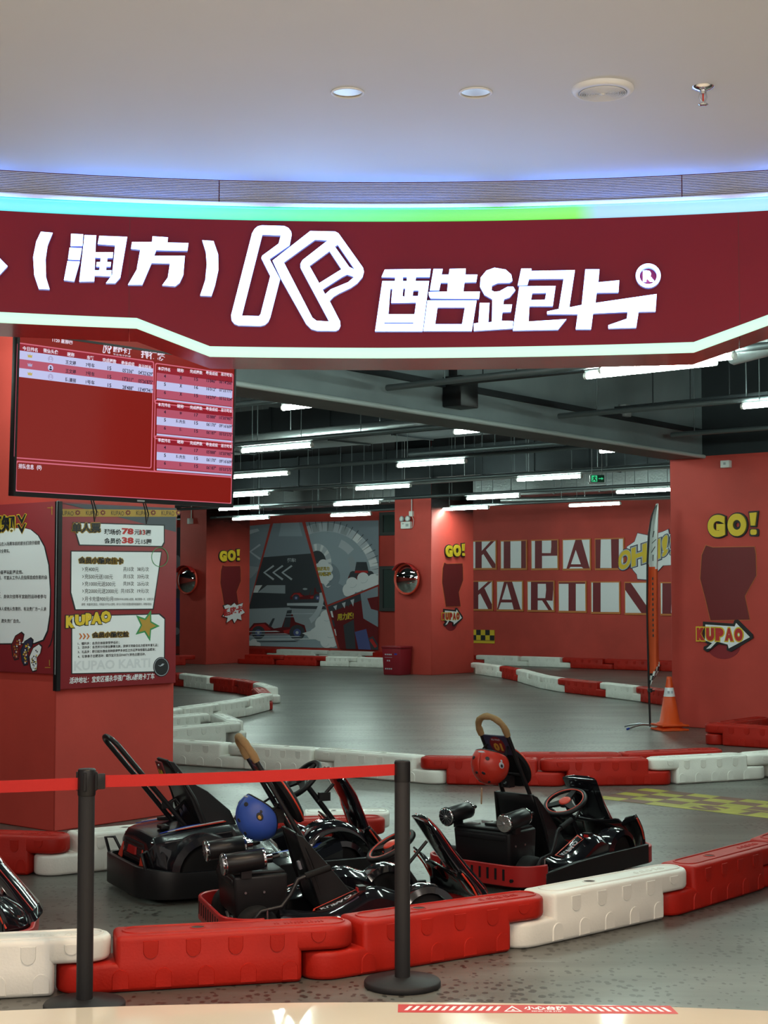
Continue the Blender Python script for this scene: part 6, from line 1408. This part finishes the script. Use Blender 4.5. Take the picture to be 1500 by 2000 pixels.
def kart_fairing(root, number):
    L, W = 1.58, .84; hw = W/2; r = .2
    def cor(s, front): cx = L-r if front else r; cy = s*(hw-r); return [(cx+(r if front else -r)*math.sin(PI/2*i/8), cy+s*r*math.cos(PI/2*i/8)) for i in range(9)]
    m = band([(.75, hw)]+cor(1, False)+cor(-1, False)[::-1]+[(.75, -hw)], .03, lambda t: .165+.03*math.sin(t*PI)-.0, .03); rb = m.build('rear_bumper', 'black_plastic', root, bevel=.006, seg=2)
    for s in (-1, 1): m = MB(); m.tube([(.03, s*.33, .16), (.0, s*.33, .27), (.04, s*.29, .275), (.09, s*.27, .17)], .009, 8); m.build('bumper_loop', 'black_metal', rb)
    for s in (-1, 1):
        m = band([(.76, s*hw), (1.0, s*hw), (1.38, s*hw)], .03, .17, .026); m.build('side_bumper', 'black_plastic', root, bevel=.004, seg=1)
    m = band([(1.38, hw)]+cor(1, True)+cor(-1, True)[::-1]+[(1.38, -hw)], .03, .16, .022); m.build('front_bumper', 'black_plastic', root, bevel=.004, seg=1)
    m = MB(); m.hexa([(.1, -.3, .05), (1.45, -.25, .05), (1.45, .25, .05), (.1, .3, .05), (.1, -.3, .07), (1.45, -.25, .07), (1.45, .25, .07), (.1, .3, .07)]); m.build('floor_pan', 'black_metal', root)
    # bulky rear fairing with a sloping tail
    m = MB(); rows_ = []
    for x, zt_, ht, hb, zb in ((.07, .30, .20, .23, .15), (.10, .335, .22, .30, .12), (.14, .345, .235, .36, .10), (.155, .346, .24, .285, .10), (.36, .37, .265, .28, .10), (.53, .385, .265, .28, .10), (.55, .378, .25, .37, .10), (.66, .36, .24, .385, .10), (.78, .30, .20, .385, .10), (.86, .24, .16, .37, .10)):
        rows_.append([(x, -hb, zb), (x, -hb, zb+.08), (x, -ht-.04, zt_-.03), (x, -ht, zt_), (x, 0, zt_+.012), (x, ht, zt_), (x, ht+.04, zt_-.03), (x, hb, zb+.08), (x, hb, zb)])
    m.grid(rows_, 0, False)
    for r_ in (rows_[0], rows_[-1]): m.add(r_, [tuple(range(9))])
    fr = m.build('rear_fairing', 'black_satin', root, bevel=.012, seg=3, ang=18)
    TP = lambda u, v, w: Vector((.063-w-(v-.22)*-.15*1, -u, v))
    m = MB(); m.prism([(-.17, .19), (.17, .19), (.15, .295), (-.15, .295)], TP, 0, .006, 0)
    for k in range(5): m.prism([(-.15, .205+.02*k), (.15, .205+.02*k), (.15, .212+.02*k), (-.15, .212+.02*k)], TP, .006, .009, 1)
    m.build('tail_grille', ['black_plastic', 'post_black'], fr)
    m = MB(); m.prism([(-.07, .225), (.07, .225), (.06, .265), (-.06, .265)], TP, .009, .02, 0); m.build('tail_light', 'taillight', fr)
    m = MB()
    for s in (-1, 1): m.prism([(s*.16, .18), (s*.225, .185), (s*.17, .265)], TP, .010, .016, 0)
    m.build('reflector', 'kart_red_bright', fr)
    m = MB()
    for s in (-1, 1):
        SPn = lambda u, v, w, s=s: Vector((u, s*(.215+v), (.335+.02*(u-.1)/.1 if u < .2 else .355+.015*(u-.2)/.16 if u < .36 else .37+.015*(u-.36)/.16)+w))
        m.prism([(.14, .0), (.52, -.03), (.52, -.055), (.30, -.04)], SPn, .010, .014, 0); m.prism([(.18, .014), (.52, -.006), (.52, -.028), (.3, -.012)], SPn, .010, .014, 1); m.prism([(.22, .028), (.52, .018), (.52, -.004), (.34, .008)], SPn, .010, .014, 2)
    m.build('tricolour_stripe', ['kart_blue', 'kart_white', 'kart_red_bright'], fr)
    m = MB(); m.box((.20, -.1, .372), (.05, .08, .02)); m.box((.3, .12, .385), (.12, .03, .02)); m.build('fairing_latch', 'black_plastic', fr, bevel=.004)
    for s in (-1, 1):
        wheel(root, .345, s*.335, .15, .12); arch(root, .345, s*.272, s*.425, .150, .165, .205, -.15, PI*1.05, 'black_satin')
        # angular winglet in front of the rear wheel arch
        m = MB(); m.hexa([(.085, s*.30, .14), (.15, s*.41, .13), (.15, s*.38, .13), (.085, s*.27, .14), (.085, s*.235, .315), (.17, s*.33, .28), (.17, s*.30, .28), (.085, s*.205, .315)]); m.build('tail_winglet', 'black_gloss', fr, bevel=.004, seg=1)
        m = MB(); rows2 = []
        for i in range(15):
            t = i/14; x = .66+.50*t; z = .22-.04*math.sin(PI*t)+.05*t; rows2.append([(x, s*.22, .07), (x, s*.23, z-.02), (x, s*.27, z), (x, s*.37, z-.01), (x, s*.405, z-.05), (x, s*.40, .07)])
        m.grid(rows2)
        for r_ in (rows2[0], rows2[-1]): m.add(r_, [tuple(range(6))])
        pd = m.build('side_pod', 'black_gloss', root, smooth=True)
        m = MB(); Pq = lambda u, v, w, s=s: Vector((.72+u, s*(.32+v), .225-.04*math.sin(PI*(.06+u)/.5)+.05*(.06+u)/.5-.005+w))
        m.poly([[(0, .04), (.30, .03), (.36, -.02), (.08, -.04)]], Pq, w=.010, m=0); m.poly([[(.02, .03), (.28, .02), (.30, .0), (.05, .01)]], Pq, w=.012, m=1); m.text('KART', Pq, .08, -.03, .25, -.005, w=.012, m=1, bold=.02); m.build('sticker', ['kart_blue', 'kart_white'], pd)
    m = MB(); m.tube([(.345, -.3, .15), (.345, .3, .15)], .014, 8); m.build('rear_axle', 'steel', root)
    prof = [(.86, .16), (.76, .125), (.64, .11), (.54, .13), (.475, .20), (.43, .30), (.385, .41), (.34, .52), (.295, .62), (.255, .69), (.225, .735)]
    seat_part(root, prof, [.17, .19, .2, .2, .2, .2, .195, .18, .15, .10, .085], [.0, .0, .01, .02, .02, .02, .02, .02, .01, .0, .0])
    st = [c for c in root.children if c.name.startswith('seat')][0]
    for s in (-1, 1):
        sp = [(.225, .735), (.262, .725), (.34, .62), (.44, .56), (.56, .45), (.60, .36), (.63, .28), (.86, .18), (.86, .15), (.64, .10), (.54, .12), (.47, .20), (.42, .30), (.335, .52), (.25, .69)]
        m = MB(); m.prism(sp, lambda u, v, w, s=s: Vector((u, s*(.198-.115*max(0, (v-.42)/.32)+w), v)), -.007, .007); m.build('seat_side', 'black_plastic', st, bevel=.003, seg=1)
    lean = Vector((-.36, 0, 1)).normalized(); nb = Vector((-lean.z, 0, lean.x)); o1 = Vector((.232, 0, .675)); PP = lambda u, v, w: o1+Vector((0, -1, 0))*u+lean*v+nb*w
    m = MB(); m.prism([(-.055, -.07), (.055, -.07), (.05, .055), (-.05, .055)], PP, .008, .016); pl = m.build('number_plate', 'p_dkred', root)
    m = MB(); m.text(number, PP, -.035, -.05, .035, .01, w=.0175, m=0, bold=.05); m.lathe([(.007, 0), (.005, .005)], 10, 1, zdir(PP(0, .035, .016), nb)); m.build('plate_print', ['p_yellow', 'steel'], pl)
    hoop(root, (.36, .33), (-.10, .875), .10, .0145, arc=.06)
    m = MB(); m.tube([(.26, -.10, .45), (.33, -.07, .50), (.38, -.06, .43)], .012, 8); m.tube([(.26, .10, .45), (.33, .07, .50), (.38, .06, .43)], .012, 8); m.box((.22, -.105, .49), (.06, .02, .035)); m.build('bar_bracket', 'black_metal', root)
    m = MB(); m.box((.62, -.20, .42), (.05, .025, .07), 0, Matrix.Rotation(.5, 3, 'Y')); m.tube([(.60, -.2, .42), (.72, -.24, .28)], .005, 6); m.build('seat_belt_buckle', 'black_plastic', root)
    m = MB(); m.tube([(1.10, 0, .56), (1.42, 0, .16)], .017, 8); m.tube([(1.18, -.02, .44), (1.28, -.02, .54)], .011, 8); m.box((1.22, -.02, .47), (.07, .03, .05)); m.tube([(1.22, 0, .42), (1.27, -.02, .3), (1.24, -.02, .25)], .004, 6); m.build('steering_column', 'black_metal', root)
    steering(root, (1.09, 0, .575), (-.72, 0, .70), .13, 'black_plastic')
    front_end(root, .19, .62)
    m = MB(); rows2 = []
    for i in range(17):
        a = PI*i/16; rows2.append([(1.18+.20*math.cos(a+.1), y, .19+.17*math.sin(a)) for y in (-.34, -.30, -.24, -.16, -.12)])
    for i, r_ in enumerate(rows2): rows2[i] = [(x, y, z-(.05 if k in (0, 4) else .0)) for k, (x, y, z) in enumerate(r_)]
    m.grid(rows2); m.build('front_hood', 'black_gloss', root, solid=.008)
KG = 'rental karts parked behind the front barriers'
k1 = empty('go_kart', (-1.45, 8.62, 0), math.radians(27), 'black kart number 10 with a bulky rear fairing and plain black roll bar, at left', 'kart', KG); kart_fairing(k1, '10')
k2 = empty('go_kart', (-.84, 7.50, 0), math.radians(18), 'black kart in the middle with twin exhaust cans, blue helmet and tan-covered bar', 'kart', KG); kart_turbo(k2, '07')
k3 = copy_tree(k2); k3.location = (.50, 8.74, 0); k3.rotation_euler.z = math.radians(49); tag(k3, 'black kart number 01 at right with the red helmet on its roll bar', 'kart', KG)
for ch in k3.children:          # its own number
    if ch.name.startswith('number_plate'):
        for pp in list(ch.children): bpy.data.objects.remove(pp)
        lean = Vector((-.46, 0, .765)).normalized(); nb = Vector((-lean.z, 0, lean.x)); PPn = lambda u, v, w: Vector((.235, 0, .805))+Vector((0, -1, 0))*u+lean*v+nb*w
        m = MB(); m.poly([circ(0, -.01, .052, .058)], PPn, w=.0045, m=0); m.text('01', PPn, -.030, -.05, .032, .005, w=.0055, m=1, bold=.06); m.text('KU PAO', PPn, -.03, .022, .03, .034, w=.0055, m=2, bold=.03); m.build('plate_print', ['p_dkred', 'p_gold', 'p_ltgrey'], ch)
k4 = copy_tree(k2); k4.location = (-3.02, 7.16, 0); k4.rotation_euler.z = math.radians(10); tag(k4, 'glossy black and red kart nose cut by the left edge of the picture', 'kart', KG)
# ================================================================ HELMETS
def helmet(loc, X, mt, label, dark):
    """dome opening along local -z; hung by its strap"""
    e = empty('helmet', loc, 0, label, 'helmet', 'helmets hanging on the karts'); m = MB(); R = .107; rows_ = []
    Lc = lambda v: X @ Vector(v)
    nu, nv = 40, 18
    for i in range(nv+1):
        row = []
        for k in range(nu+1):
            ph = 2*PI*k/nu; cut = .10+.42*abs(math.sin(ph))**3-.10*math.cos(ph)      # lower over the ears
            a = (PI/2+cut)*i/nv; row.append(Lc((R*1.10*math.sin(a)*math.cos(ph), R*.94*math.sin(a)*math.sin(ph), R*1.02*math.cos(a))))
        rows_.append(row)
    m.grid(rows_); sh = m.build('shell', mt, e, solid=.010)
    m = MB(); m.tube(rows_[-1][:-1], .0065, 8, 0, closed=True); m.build('rim', 'black_plastic', sh)
    m = MB()
    def spot(th, ph, r, mi, rx=1.0, off=.0055):
        d = Vector((math.sin(th)*math.cos(ph)*1.10, math.sin(th)*math.sin(ph)*.94, math.cos(th)*1.02)); c = d*R; n = Vector((d.x/1.21, d.y/.88, d.z/1.04)).normalized(); Y = zdir(c+n*off, n)
        q = X @ Y; m.lathe([(r, -.006), (r, .001), (r*.8, .0016), (.0005, .0012)], 20, mi, q @ Matrix.Diagonal((rx, 1, 1, 1)))
    for th_, ph, r_, k_ in ((1.15, .5, .0105, 1.2), (1.15, -.5, .0105, 1.2), (1.25, PI-.5, .0095, 1.2), (1.25, PI+.5, .0095, 1.2), (.40, .6, .008, 1.5), (.40, -.6, .008, 1.5), (.40, 2.3, .008, 1.5), (.40, -2.3, .008, 1.5)):
        m = MB(); spot(th_, ph, r_, 0, k_); m.build('vent_hole', 'p_black', sh)
    m = MB(); spot(1.35, 1.35, .016, 0, 1.3, .0048); spot(1.35, -1.35, .016, 0, 1.3, .0048); spot(1.33, 1.37, .008, 1, 1.3, .0062); spot(1.33, -1.37, .008, 1, 1.3, .0062); spot(1.5, 1.2, .006, 0, 1.3, .006); spot(1.5, -1.2, .006, 0, 1.3, .006); spot(1.40, 0, .005, 2, 4.5, .005); m.build('sticker', ['p_black' if dark else 'p_ltgrey', 'p_gold' if dark else 'p_black', 'p_ltgrey'], sh)
    m = MB()
    for s in (-1, 1): m.tube([Lc((.02, s*R*.86, -.05)), Lc((.03, s*R*.72, -.115)), Lc((.02, s*R*.30, -.165)), Lc((.02, 0, -.175))], .006, 6)
    m.build('chin_strap', 'black_fabric', e)
    return e
def local(k, v): return k.matrix_basis @ Vector(v)
def axes(k, dome):
    R = k.matrix_basis.to_3x3(); d = Vector(dome).normalized(); y = Vector((0, 0, 1)).cross(d)
    y = y.normalized(); x = y.cross(d).normalized()      # x: brow side, turned up
    if x.z < 0: x, y = -x, -y
    return basis((0, 0, 0), R @ x, R @ y, R @ d)
helmet(local(k3, (.165, .0, .690)), axes(k3, (-.72, -.05, -.62)), 'helmet_red', 'red open-face helmet with dark vent holes hanging behind kart number 01', False)
helmet(local(k2, (.245, .02, .575)), axes(k2, (-.88, -.12, -.42)), 'helmet_blue', 'blue open-face helmet with a dark sticker hanging on the middle kart', True)
m = MB(); p = local(k3, (.20, .09, .50)); m.box(p, (.008, .02, .10), 0, Matrix.Rotation(.4, 3, 'X')); o = m.build('strap_tag', 'skin_tag', bevel=.002); rebase(o, p); tag(o, 'small tan tag dangling under the red helmet', 'tag')
bpy.context.view_layer.update()
